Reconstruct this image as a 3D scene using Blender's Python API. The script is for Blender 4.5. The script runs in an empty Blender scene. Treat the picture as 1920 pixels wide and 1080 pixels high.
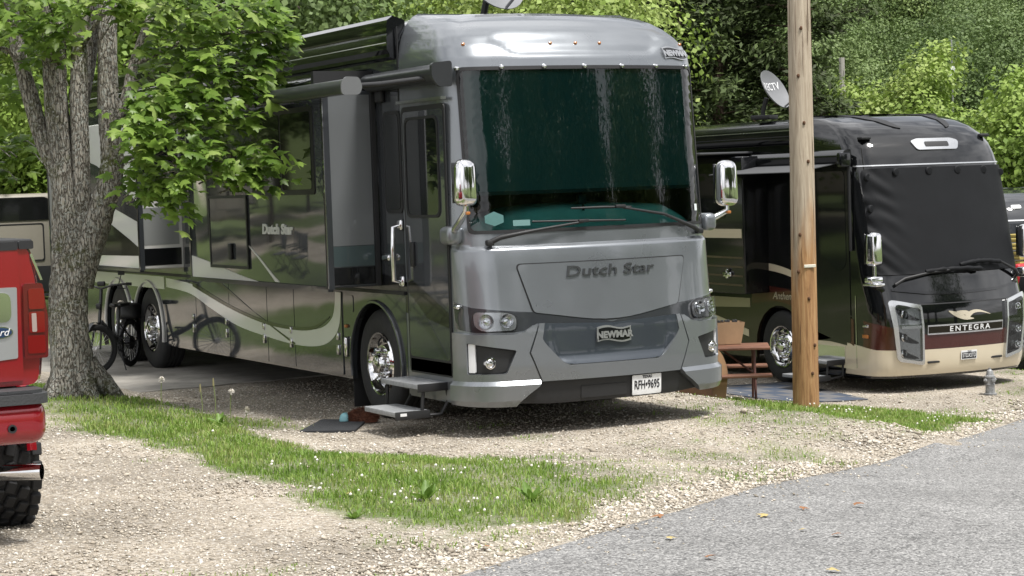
import bpy, bmesh, math, random
import numpy as np
from mathutils import Vector, Matrix

random.seed(7); rng = np.random.default_rng(11)
scene = bpy.context.scene
COL = scene.collection
R = math.radians

# ------------------------------------------------------------------ camera
CAM = np.array([-7.494, -15.132, 2.166])
def cam_axes(yaw, pitch, roll):
    f = np.array([math.sin(yaw)*math.cos(pitch), math.cos(yaw)*math.cos(pitch), math.sin(pitch)])
    r = np.array([math.cos(yaw), -math.sin(yaw), 0.0]); u = np.cross(r, f)
    c, s = math.cos(roll), math.sin(roll)
    return c*r+s*u, -s*r+c*u, f
_r, _u, _f = cam_axes(R(27.269), R(-2.982), R(-1.969))
cd = bpy.data.cameras.new('camera'); cam = bpy.data.objects.new('camera', cd); COL.objects.link(cam)
cam.matrix_world = Matrix(((_r[0], _u[0], -_f[0], CAM[0]), (_r[1], _u[1], -_f[1], CAM[1]), (_r[2], _u[2], -_f[2], CAM[2]), (0, 0, 0, 1)))
cd.sensor_width = 36; cd.lens = 3788.3/1920*36; cd.clip_start = .1; cd.clip_end = 3000
scene.camera = cam
scene.render.resolution_x = 1024; scene.render.resolution_y = 576

# ------------------------------------------------------------------ world and sun
SUN_AZ, SUN_EL = 163.0, 66.0          # compass-like angle of the sun (0 = +Y, 90 = +X) and its height
w = bpy.data.worlds.new('World'); scene.world = w; w.use_nodes = True
nt = w.node_tree; nt.nodes.clear()
sky = nt.nodes.new('ShaderNodeTexSky'); sky.sky_type = 'NISHITA'; sky.sun_disc = False
sky.sun_elevation = R(SUN_EL); sky.sun_rotation = R(SUN_AZ); sky.dust_density = 4.0; sky.air_density = 1.0; sky.altitude = 200
hs = nt.nodes.new('ShaderNodeHueSaturation'); hs.inputs['Saturation'].default_value = .30
tc = nt.nodes.new('ShaderNodeTexCoord'); nz = nt.nodes.new('ShaderNodeTexNoise')
nz.inputs['Scale'].default_value = 2.2; nz.inputs['Detail'].default_value = 7; nz.inputs['Roughness'].default_value = .6
mp = nt.nodes.new('ShaderNodeMapping'); mp.inputs['Scale'].default_value = (1, 1, 2.6)
rp = nt.nodes.new('ShaderNodeValToRGB'); rp.color_ramp.elements[0].position = .36; rp.color_ramp.elements[1].position = .62
rp.color_ramp.elements[0].color = (0, 0, 0, 1); rp.color_ramp.elements[1].color = (1, 1, 1, 1)
mx = nt.nodes.new('ShaderNodeMix'); mx.data_type = 'RGBA'; mx.inputs['B'].default_value = (11, 11, 11.2, 1)
bg = nt.nodes.new('ShaderNodeBackground'); bg.inputs['Strength'].default_value = .098
ow = nt.nodes.new('ShaderNodeOutputWorld'); L = nt.links
L.new(tc.outputs['Generated'], mp.inputs['Vector']); L.new(mp.outputs['Vector'], nz.inputs['Vector'])
L.new(nz.outputs['Fac'], rp.inputs['Fac']); L.new(rp.outputs['Color'], mx.inputs['Factor'])
L.new(sky.outputs['Color'], hs.inputs['Color']); L.new(hs.outputs['Color'], mx.inputs['A'])
L.new(mx.outputs['Result'], bg.inputs['Color']); L.new(bg.outputs['Background'], ow.inputs['Surface'])
sd = bpy.data.lights.new('sun', 'SUN'); so = bpy.data.objects.new('sun', sd); COL.objects.link(so)
sd.energy = 3.6; sd.angle = R(11); sd.color = (1, .965, .91)
_sd = Vector((math.sin(R(SUN_AZ))*math.cos(R(SUN_EL)), math.cos(R(SUN_AZ))*math.cos(R(SUN_EL)), math.sin(R(SUN_EL))))
so.rotation_euler = (-_sd).to_track_quat('-Z', 'Y').to_euler()
vs = scene.view_settings
vs.view_transform = 'Standard'; vs.look = 'None'; vs.gamma = 1.0; vs.use_curve_mapping = False; vs.exposure = 0.64

# ------------------------------------------------------------------ helpers: objects
def tag(o, label=None, cat=None, group=None, kind=None):
    if label: o['label'] = label
    if cat: o['category'] = cat
    if group: o['group'] = group
    if kind: o['kind'] = kind
    return o
def empty(name, loc=(0, 0, 0), rz=0.0, label=None, cat=None, group=None):
    o = bpy.data.objects.new(name, None); COL.objects.link(o); o.empty_display_size = .1
    o.location = loc; o.rotation_euler = (0, 0, rz)
    return tag(o, label, cat, group)
def mkmesh(name, v, f, mats, mi=None, smooth=None):
    me = bpy.data.meshes.new(name); me.from_pydata([tuple(map(float, p)) for p in v], [], f)
    for m in (mats if isinstance(mats, (list, tuple)) else [mats]): me.materials.append(m)
    if mi is not None and len(set(mi)) > 1: me.polygons.foreach_set('material_index', mi)
    if smooth is not None:
        me.polygons.foreach_set('use_smooth', [True]*len(me.polygons)); me.set_sharp_from_angle(angle=R(smooth))
    me.update(); return me
def link(name, me, parent=None, loc=None, rot=None, scale=None):
    o = bpy.data.objects.new(name, me); COL.objects.link(o); o.parent = parent
    if loc is not None: o.location = loc
    if rot is not None: o.rotation_euler = rot
    if scale is not None: o.scale = (scale,)*3 if isinstance(scale, (int, float)) else scale
    return o
def copy_tree(o, parent=None):
    c = o.copy(); COL.objects.link(c); c.parent = parent
    for ch in list(o.children): copy_tree(ch, c)
    return c
def fast_mesh(name, V, F, mat, smooth=False):
    """numpy verts (n,3) and faces (m,k), all faces with the same k"""
    me = bpy.data.meshes.new(name); k = F.shape[1]
    me.vertices.add(len(V)); me.vertices.foreach_set('co', np.ascontiguousarray(V, dtype=np.float32).ravel())
    me.loops.add(F.size); me.loops.foreach_set('vertex_index', np.ascontiguousarray(F, dtype=np.int32).ravel())
    me.polygons.add(len(F)); me.polygons.foreach_set('loop_start', np.arange(0, F.size, k, dtype=np.int32))
    me.polygons.foreach_set('loop_total', np.full(len(F), k, dtype=np.int32))
    if smooth: me.polygons.foreach_set('use_smooth', np.ones(len(F), dtype=bool))
    for m in (mat if isinstance(mat, (list, tuple)) else [mat]): me.materials.append(m)
    me.update(calc_edges=True); return me

class MB:
    def __init__(s): s.v = []; s.f = []; s.m = []
    def add(s, v, f, mi=0):
        b = len(s.v); s.v.extend([tuple(p) for p in v]); s.f.extend([tuple(i+b for i in q) for q in f]); s.m.extend([mi]*len(f)); return s
    def box(s, x0, x1, y0, y1, z0, z1, mi=0):
        v = [(x, y, z) for z in (z0, z1) for y in (y0, y1) for x in (x0, x1)]
        return s.add(v, [(0, 2, 3, 1), (4, 5, 7, 6), (0, 1, 5, 4), (2, 6, 7, 3), (0, 4, 6, 2), (1, 3, 7, 5)], mi)
    def rbox(s, c, size, r=.02, seg=2, rot=None, mi=0, taper=None):
        bm = bmesh.new(); bmesh.ops.create_cube(bm, size=1)
        for q in bm.verts:
            t = 1.0
            if taper and q.co.z > 0: t = taper
            q.co = Vector((q.co.x*size[0]*t, q.co.y*size[1]*t, q.co.z*size[2]))
        r = min(r, min(size)*.49)
        bmesh.ops.bevel(bm, geom=bm.edges[:], offset=r, segments=seg, profile=.5, affect='EDGES')
        bm.verts.ensure_lookup_table()
        M_ = rot if rot is not None else Matrix.Identity(3)
        v = [M_ @ q.co + Vector(c) for q in bm.verts]; f = [[q.index for q in p.verts] for p in bm.faces]
        bm.free(); return s.add(v, f, mi)
    def tube(s, path, rad, n=8, mi=0, caps=True):
        P = [Vector(p) for p in path]; m = len(P); rad = rad if isinstance(rad, (list, tuple)) else [rad]*m
        v = []; prev = None
        for i in range(m):
            t = (P[min(i+1, m-1)]-P[max(i-1, 0)]).normalized()
            if prev is None:
                a = Vector((0, 0, 1)) if abs(t.z) < .9 else Vector((1, 0, 0)); nrm = t.cross(a).normalized()
            else:
                nrm = (prev-t*prev.dot(t)).normalized()
            prev = nrm; b = t.cross(nrm)
            for k in range(n):
                a = 2*math.pi*k/n; v.append(P[i]+(nrm*math.cos(a)+b*math.sin(a))*rad[i])
        f = [(i*n+k, i*n+(k+1) % n, (i+1)*n+(k+1) % n, (i+1)*n+k) for i in range(m-1) for k in range(n)]
        if caps: f += [tuple(range(n-1, -1, -1)), tuple(range((m-1)*n, m*n))]
        return s.add(v, f, mi)
    def lathe(s, prof, o=(0, 0, 0), ax='z', n=24, mi=0, mis=None):
        """prof: (radius, height) along the axis"""
        v = []
        for r, h in prof:
            for k in range(n):
                a = 2*math.pi*k/n; c, d = r*math.cos(a), r*math.sin(a)
                p = {'z': (c, d, h), 'x': (h, c, d), 'y': (c, h, d)}[ax]; v.append((p[0]+o[0], p[1]+o[1], p[2]+o[2]))
        for i in range(len(prof)-1):
            f = [(i*n+k, i*n+(k+1) % n, (i+1)*n+(k+1) % n, (i+1)*n+k) for k in range(n)]
            if i == 0: s.add(v, f, mis[i] if mis else mi); base = len(s.v)-len(v)
            else: s.f.extend([tuple(q+base for q in g) for g in f]); s.m.extend([mis[i] if mis else mi]*n)
        return s
    def prism(s, poly, axis, a0, a1, mi=0):
        """poly: 2-D points, extruded along axis from a0 to a1"""
        n = len(poly); mk = {'x': lambda p, a: (a, p[0], p[1]), 'y': lambda p, a: (p[0], a, p[1]), 'z': lambda p, a: (p[0], p[1], a)}[axis]
        v = [mk(p, a0) for p in poly]+[mk(p, a1) for p in poly]
        return s.add(v, [tuple(range(n-1, -1, -1)), tuple(range(n, 2*n))]+[(i, (i+1) % n, (i+1) % n+n, i+n) for i in range(n)], mi)
    def build(s, name, mats, parent=None, smooth=35, loc=None, rot=None):
        return link(name, mkmesh(name, s.v, s.f, mats, s.m, smooth), parent, loc, rot)

def rounded(poly, r, seg=5):
    out = []; n = len(poly)
    for i in range(n):
        p = Vector(poly[i]); a = Vector(poly[i-1])-p; b = Vector(poly[(i+1) % n])-p
        rr = r[i] if isinstance(r, (list, tuple)) else r
        d = min(rr, a.length*.45, b.length*.45)
        if d < 1e-4: out.append(tuple(p)); continue
        A = p+a.normalized()*d; B = p+b.normalized()*d
        for k in range(seg+1):
            t = k/seg; out.append(tuple(A*(1-t)**2+p*2*t*(1-t)+B*t*t))
    return out
def rect(u0, u1, v0, v1, r=0.0, seg=4):
    p = [(u0, v0), (u1, v0), (u1, v1), (u0, v1)]
    return rounded(p, r, seg) if r else p
def spline(pts, n=8, closed=False):
    out = []; m = len(pts); P = [Vector(p) for p in pts]
    rngi = range(m) if closed else range(m-1)
    for i in rngi:
        p0 = P[(i-1) % m] if closed or i > 0 else P[i]; p1 = P[i]; p2 = P[(i+1) % m]
        p3 = P[(i+2) % m] if closed or i+2 < m else p2
        for k in range(n):
            t = k/n
            out.append(tuple(.5*((2*p1)+(p2-p0)*t+(2*p0-5*p1+4*p2-p3)*t*t+(3*p1-p0-3*p2+p3)*t**3)))
    if not closed: out.append(tuple(P[-1]))
    return out
def mir(poly): return [(-u, v) for u, v in reversed(poly)]

def surf_pt(S, u, v, d, sgn=1):
    P = S(u, v)
    if d == 0: return P
    e = .004; a = S(u+e, v)-S(u-e, v); b = S(u, v+e)-S(u, v-e)
    n = np.cross(a, b); n = n/(np.linalg.norm(n)+1e-12)*sgn
    return P+n*d
def panel(mb, loops, S, out=0.0, thick=.01, step=.08, sgn=1, mi=0, vcuts=()):
    """a sheet cut to the outline (u, v loops; first outer, then holes), bent onto the surface S, with real edges"""
    if not isinstance(loops[0][0], (list, tuple)): loops = [loops]
    bm = bmesh.new(); edges = []
    for lp in loops:
        pts = []
        for i in range(len(lp)):
            a = lp[i]; b = lp[(i+1) % len(lp)]; d = math.hypot(b[0]-a[0], b[1]-a[1]); k = max(1, int(d/step))
            for q in range(k): pts.append((a[0]+(b[0]-a[0])*q/k, a[1]+(b[1]-a[1])*q/k))
        vv = [bm.verts.new((p[0], p[1], 0)) for p in pts]
        edges += [bm.edges.new((vv[i], vv[(i+1) % len(vv)])) for i in range(len(vv))]
    bmesh.ops.triangle_fill(bm, use_beauty=True, use_dissolve=False, edges=edges)
    us = [q.co.x for q in bm.verts]; vs_ = [q.co.y for q in bm.verts]
    for lo, hi, no in ((min(us), max(us), (1, 0, 0)), (min(vs_), max(vs_), (0, 1, 0))):
        k = int((hi-lo)/step)
        for i in range(1, k+1):
            c = lo+(hi-lo)*i/(k+1)
            bmesh.ops.bisect_plane(bm, geom=bm.verts[:]+bm.edges[:]+bm.faces[:], plane_co=(c*no[0], c*no[1], 0), plane_no=no, dist=1e-5)
    for c in vcuts: bmesh.ops.bisect_plane(bm, geom=bm.verts[:]+bm.edges[:]+bm.faces[:], plane_co=(0, c, 0), plane_no=(0, 1, 0), dist=1e-5)
    bm.normal_update()
    for f in bm.faces:
        if f.normal.z < 0: f.normal_flip()
    bm.verts.index_update()
    fo = out if callable(out) else (lambda u, v: out)
    V = [surf_pt(S, q.co.x, q.co.y, fo(q.co.x, q.co.y), sgn) for q in bm.verts]
    F = [[q.index for q in f.verts] for f in bm.faces]
    if sgn < 0: F = [f[::-1] for f in F]
    bd = [e for e in bm.edges if len(e.link_faces) == 1]
    if thick:
        idx = {}
        for e in bd:
            for q in e.verts:
                if q.index not in idx:
                    idx[q.index] = len(V); V.append(surf_pt(S, q.co.x, q.co.y, fo(q.co.x, q.co.y)-thick, sgn))
        for e in bd:
            a, b = e.verts[0].index, e.verts[1].index; F.append([a, b, idx[b], idx[a]])
    bm.free(); return mb.add(V, F, mi)
def pan(name, loops, S, mat, parent, out=.004, thick=.008, step=.08, sgn=1, smooth=30, vcuts=()):
    m = MB(); panel(m, loops, S, out, thick, step, sgn, 0, vcuts); return m.build(name, mat, parent, smooth)
def side(x):      # vertical wall plane at x; u = y, v = z
    return lambda u, v: np.array([x, u, v])
def endw(y):      # wall plane facing the front at y; u = x, v = z
    return lambda u, v: np.array([u, y, v])
def text_geo(s, size=1.0, ext=.01, sx=1.0, spacing=1.0, shear=0.0, bold=0.0, align='CENTER'):
    c = bpy.data.curves.new('t', 'FONT'); c.body = s; c.size = size; c.extrude = ext; c.align_x = align; c.align_y = 'CENTER'
    c.space_character = spacing; c.shear = shear; c.offset = bold; c.resolution_u = 3
    o = bpy.data.objects.new('t', c); COL.objects.link(o)
    me = bpy.data.meshes.new_from_object(o)
    v = [(q.co.x*sx, q.co.y, q.co.z) for q in me.vertices]; f = [list(p.vertices) for p in me.polygons]
    bpy.data.objects.remove(o); bpy.data.meshes.remove(me); bpy.data.curves.remove(c); return v, f
def text_on(name, s, S, u0, v0, size, mat, parent, out=.006, ext=.003, sx=1.0, ud=1, sgn=1, **k):
    v, f = text_geo(s, size, ext, sx, **k)
    V = [surf_pt(S, u0+ud*x, v0+y, out+z, sgn) for x, y, z in v]
    return link(name, mkmesh(name, V, f, mat), parent)

# ------------------------------------------------------------------ helpers: materials
def M(name, col, rough=.5, metal=0.0, coat=0.0, var=None, bump=None, spec=.5, coord='Object', alpha=None, sheen=0.0, rvar=0.0, coatr=.03):
    m = bpy.data.materials.new(name); m.use_nodes = True; n = m.node_tree; b = n.nodes['Principled BSDF']; K = n.links
    b.inputs['Base Color'].default_value = (*col, 1); b.inputs['Roughness'].default_value = rough; b.inputs['Metallic'].default_value = metal
    b.inputs['Coat Weight'].default_value = coat; b.inputs['Coat Roughness'].default_value = coatr; b.inputs['Specular IOR Level'].default_value = spec
    b.inputs['Sheen Weight'].default_value = sheen
    if var or bump or rvar:
        t = n.nodes.new('ShaderNodeTexCoord')
    if var:
        sc, amt = var[0], var[1]; stretch = var[2] if len(var) > 2 else (1, 1, 1)
        mp = n.nodes.new('ShaderNodeMapping'); mp.inputs['Scale'].default_value = stretch; K.new(t.outputs[coord], mp.inputs['Vector'])
        z = n.nodes.new('ShaderNodeTexNoise'); z.inputs['Scale'].default_value = sc; z.inputs['Detail'].default_value = 6; z.inputs['Roughness'].default_value = .65
        K.new(mp.outputs['Vector'], z.inputs['Vector'])
        r = n.nodes.new('ShaderNodeMapRange'); r.inputs['From Min'].default_value = .3; r.inputs['From Max'].default_value = .7
        r.inputs['To Min'].default_value = 1-amt; r.inputs['To Max'].default_value = 1+amt; K.new(z.outputs['Fac'], r.inputs['Value'])
        x = n.nodes.new('ShaderNodeVectorMath'); x.operation = 'SCALE'; x.inputs[0].default_value = col; K.new(r.outputs['Result'], x.inputs['Scale'])
        K.new(x.outputs['Vector'], b.inputs['Base Color'])
    if rvar:
        z3 = n.nodes.new('ShaderNodeTexNoise'); z3.inputs['Scale'].default_value = 3.0; z3.inputs['Detail'].default_value = 8; K.new(t.outputs[coord], z3.inputs['Vector'])
        r3 = n.nodes.new('ShaderNodeMapRange'); r3.inputs['From Min'].default_value = .35; r3.inputs['From Max'].default_value = .75
        r3.inputs['To Min'].default_value = rough; r3.inputs['To Max'].default_value = rough+rvar; K.new(z3.outputs['Fac'], r3.inputs['Value']); K.new(r3.outputs['Result'], b.inputs['Roughness'])
    if bump:
        z2 = n.nodes.new('ShaderNodeTexNoise'); z2.inputs['Scale'].default_value = bump[0]; z2.inputs['Detail'].default_value = bump[2] if len(bump) > 2 else 4
        K.new(t.outputs[coord], z2.inputs['Vector'])
        bp = n.nodes.new('ShaderNodeBump'); bp.inputs['Strength'].default_value = bump[1]; bp.inputs['Distance'].default_value = .02
        K.new(z2.outputs['Fac'], bp.inputs['Height']); K.new(bp.outputs['Normal'], b.inputs['Normal'])
    return m
def glass(name, tint, gloss=1.0, ior=1.5):
    m = bpy.data.materials.new(name); m.use_nodes = True; n = m.node_tree; n.nodes.clear(); K = n.links
    o = n.nodes.new('ShaderNodeOutputMaterial'); t = n.nodes.new('ShaderNodeBsdfTransparent'); t.inputs['Color'].default_value = (*tint, 1)
    g = n.nodes.new('ShaderNodeBsdfGlossy'); g.inputs['Roughness'].default_value = .015; g.inputs['Color'].default_value = (gloss,)*3+(1,)
    f = n.nodes.new('ShaderNodeFresnel'); f.inputs['IOR'].default_value = ior; x = n.nodes.new('ShaderNodeMixShader')
    K.new(f.outputs['Fac'], x.inputs['Fac']); K.new(t.outputs['BSDF'], x.inputs[1]); K.new(g.outputs['BSDF'], x.inputs[2]); K.new(x.outputs['Shader'], o.inputs['Surface'])
    return m
def leafmat(name, cols, trans=.35, rough=.5, scale=1.2, irand=.42):
    """foliage: colour clumps from noise in object space plus a random shift for each leaf, light passes through"""
    m = bpy.data.materials.new(name); m.use_nodes = True; n = m.node_tree; n.nodes.clear(); K = n.links
    o = n.nodes.new('ShaderNodeOutputMaterial'); g = n.nodes.new('ShaderNodeNewGeometry'); oi = n.nodes.new('ShaderNodeObjectInfo')
    t = n.nodes.new('ShaderNodeTexCoord'); z = n.nodes.new('ShaderNodeTexNoise'); z.inputs['Scale'].default_value = scale; z.inputs['Detail'].default_value = 3
    K.new(t.outputs['Object'], z.inputs['Vector'])
    a1 = n.nodes.new('ShaderNodeMath'); a1.operation = 'MULTIPLY_ADD'; a1.inputs[1].default_value = irand; K.new(g.outputs['Random Per Island'], a1.inputs[0])
    a2 = n.nodes.new('ShaderNodeMath'); a2.operation = 'MULTIPLY_ADD'; a2.inputs[1].default_value = .9; a2.inputs[2].default_value = -.22+(.42-irand)*.5; K.new(z.outputs['Fac'], a2.inputs[0])
    K.new(a2.outputs[0], a1.inputs[2])
    a3 = n.nodes.new('ShaderNodeMath'); a3.operation = 'MULTIPLY_ADD'; a3.inputs[1].default_value = .34; K.new(oi.outputs['Random'], a3.inputs[0]); K.new(a1.outputs[0], a3.inputs[2])
    r = n.nodes.new('ShaderNodeValToRGB'); e = r.color_ramp.elements
    while len(e) < len(cols): e.new(.5)
    for i, c in enumerate(cols): e[i].position = .12+.8*i/(len(cols)-1); e[i].color = (*c, 1)
    K.new(a3.outputs[0], r.inputs['Fac'])
    p = n.nodes.new('ShaderNodeBsdfPrincipled'); p.inputs['Roughness'].default_value = rough; p.inputs['Specular IOR Level'].default_value = .4
    tl = n.nodes.new('ShaderNodeBsdfTranslucent'); x = n.nodes.new('ShaderNodeMixShader'); x.inputs['Fac'].default_value = trans
    K.new(r.outputs['Color'], p.inputs['Base Color']); K.new(r.outputs['Color'], tl.inputs['Color'])
    K.new(p.outputs['BSDF'], x.inputs[1]); K.new(tl.outputs['BSDF'], x.inputs[2]); K.new(x.outputs['Shader'], o.inputs['Surface'])
    return m
# ------------------------------------------------------------------ terrain
def sm(t): t = np.clip(t, 0, 1); return t*t*(3-2*t)
def G(x, y):
    x = np.asarray(x, float); y = np.asarray(y, float)
    xc = np.clip(x, -6.5, 8.8); z = .06-.0083*np.clip(y, -30, 60)-np.where(xc > 0, .098*xc, .06*xc)
    z = z-.06*np.clip(x-8.8, 0, 14)
    d = np.hypot(np.maximum.reduce([-.6-x, 0*x, x-3.0]), np.maximum.reduce([-.6-y, 0*y, y-13])); z = z*sm(d/1.8)
    d2 = np.hypot(np.maximum.reduce([8.5-x, 0*x, x-12.2]), np.maximum.reduce([5.4-y, 0*y, y-20])); t2 = sm(d2/2.0)
    z = z*t2-.8*(1-t2)
    z = z+.10*np.exp(-((x+2.4)**2+(y-3.9)**2)/1.6)
    far = np.clip(y-14, 0, 18)
    z = z+.055*far*sm((14-x)/8)                                     # the ground climbs gently behind the parked motorhomes
    h = .458*x+.889*y                                               # and steeply on the wooded hill
    z = z+.235*np.clip(h-46, 0, 110)+.03*np.clip(h-34, 0, 12)
    return z
def g1(x, y): return float(G(np.array([x]), np.array([y]))[0])
_tab = rng.random((256, 256))
def vnoise(x, y, s):
    x = np.asarray(x)*s+100.5; y = np.asarray(y)*s+57.3; xi = np.floor(x).astype(int); yi = np.floor(y).astype(int); fx = sm(x-xi); fy = sm(y-yi)
    a = _tab[xi % 256, yi % 256]; b = _tab[(xi+1) % 256, yi % 256]; c = _tab[xi % 256, (yi+1) % 256]; d = _tab[(xi+1) % 256, (yi+1) % 256]
    return (a*(1-fx)+b*fx)*(1-fy)+(c*(1-fx)+d*fx)*fy
def fbm(x, y, s): return .5*vnoise(x, y, s)+.3*vnoise(x, y, s*2.3)+.2*vnoise(x, y, s*5.1)
def poly_sd(x, y, poly):
    """signed distance to a polygon, positive inside"""
    d = np.full(x.shape, 1e9); ins = np.zeros(x.shape, bool); n = len(poly)
    for i in range(n):
        ax, ay = poly[i]; bx, by = poly[(i+1) % n]; ex, ey = bx-ax, by-ay
        t = np.clip(((x-ax)*ex+(y-ay)*ey)/(ex*ex+ey*ey+1e-12), 0, 1); d = np.minimum(d, np.hypot(x-ax-t*ex, y-ay-t*ey))
        c = ((ay > y) != (by > y)); xx = ax+(y-ay)/(by-ay+1e-12)*ex; ins ^= (c & (x < xx))
    return np.where(ins, d, -d)
STRIP_A = [(-2.18, 5.85), (-1.75, 3.98), (-1.45, 3.46), (-1.06, 2.75), (-1.03, 2.16), (-1.75, .7), (-1.41, -.1), (-.75, -.2), (-.55, -1.23), (-.85, -2.7), (-.80, -3.6), (-1.2, -4.3), (-2.0, -5.0), (-2.68, -5.28), (-3.18, -5.42), (-3.15, -4.79), (-2.89, -3.15), (-2.85, -1.82), (-2.88, -.21), (-3.03, 1.49), (-3.1, 2.6), (-3.0, 5.8)]
STRIP_B = [(6.4, 7.0), (6.5, 5.9), (6.9, 5.25), (7.5, 5.0), (7.9, 4.4), (7.9, 3.4), (8.1, 2.85), (6.94, 1.95), (5.47, .75), (3.3, -1.3), (2.95, -1.1), (2.85, -.6), (3.0, .6), (3.9, 2.6), (5.2, 6.4)]
ROAD_E = np.array([(-60, -48.5), (-27.4, -24.6), (-8, -10.05), (-3.44, -6.58), (-2.2, -5.66), (-.68, -4.5), (.32, -3.78), (1.26, -3.12), (2.33, -2.33), (3.5, -1.5), (5.4, .28), (7.19, 1.9), (8.83, 3.3), (16, 9.3), (40, 27)])
_rd = np.concatenate([[0], np.cumsum(np.hypot(*np.diff(ROAD_E, axis=0).T))])
def road_sd(x, y):          # > 0 on the asphalt side of the edge
    d = np.full(np.shape(x), 1e9); sg = np.zeros(np.shape(x))
    for i in range(len(ROAD_E)-1):
        a, b = ROAD_E[i], ROAD_E[i+1]; e = b-a; t = np.clip(((x-a[0])*e[0]+(y-a[1])*e[1])/(e@e), 0, 1)
        q = np.hypot(x-a[0]-t*e[0], y-a[1]-t*e[1]); s = np.sign((x-a[0])*e[1]-(y-a[1])*e[0]); m = q < d
        d = np.where(m, q, d); sg = np.where(m, s, sg)
    return d*sg
def grass_density(x, y):
    n = fbm(x, y, 1.1)-.5; n2 = fbm(x+40, y, 3.5)-.5
    a = sm((poly_sd(x, y, STRIP_A)+.9*n+.8*n2+.24)/.45)*np.clip(.55+1.8*(fbm(x-7, y+2, 2.2)-.3), .6, 1); b = sm((poly_sd(x, y, STRIP_B)+.7*n+.4*n2+.05)/.4)
    dens = np.maximum(a, b)
    # thin weeds in the gravel
    thin = np.clip((fbm(x+9, y-3, .9)-.44)*4.0, 0, 1)*np.clip((fbm(x, y, 4.0)-.40)*4, 0, 1)
    zone = sm((x+3.0)/1.5)*sm((2.6+.8*x-y-1.2)/2.0)*sm((-road_sd(x, y)-.15)/.5)
    dens = np.maximum(dens, .50*thin*zone)
    near = sm((road_sd(x, y)+1.5)/.8)*(road_sd(x, y) < -.08)*np.clip((fbm(x+20, y+7, 2.0)-.5)*4, 0, 1)
    dens = np.maximum(dens, .35*near)
    lane = sm((1.9-np.abs(y-17.3-.5*np.sin(x*.6)))/.4)+sm((2.2-np.abs(y-25.5-.2*(x+10)))/.5)+sm((1.3-np.abs(x+7.2+.5*np.sin(y*.5)))/.4)*(y < 17); lane = lane*(x < -.5)
    left = sm((-7.2-x)/.8)*sm((y+4+2*n)/1.5)*(1-np.clip(lane, 0, 1))                        # lawn out of the frame to the left, seen in the paintwork
    back = sm((y-14+n)/1.5)*sm((60-y)/10)*(1-np.clip(lane, 0, 1)); beyond = sm((x-12.6+n)/.6)*sm((y-4.2)/.8)
    mid = sm((-1.75-x+.3*n)/.3)*sm((x+6.2)/.4)*sm((y-5-.7*np.clip(-x-3, 0, 9))/.6)*(1-np.clip(lane, 0, 1)); gap = sm((x-3.2)/.5)*sm((8.0-x)/.6)*sm((y-8+n)/1)
    dens = np.maximum.reduce([dens, left, back, beyond, mid, gap*.8])
    across = sm((road_sd(x, y)-7.4)/.5); dens = np.maximum(dens*(road_sd(x, y) < -.03), across)
    return dens

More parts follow.
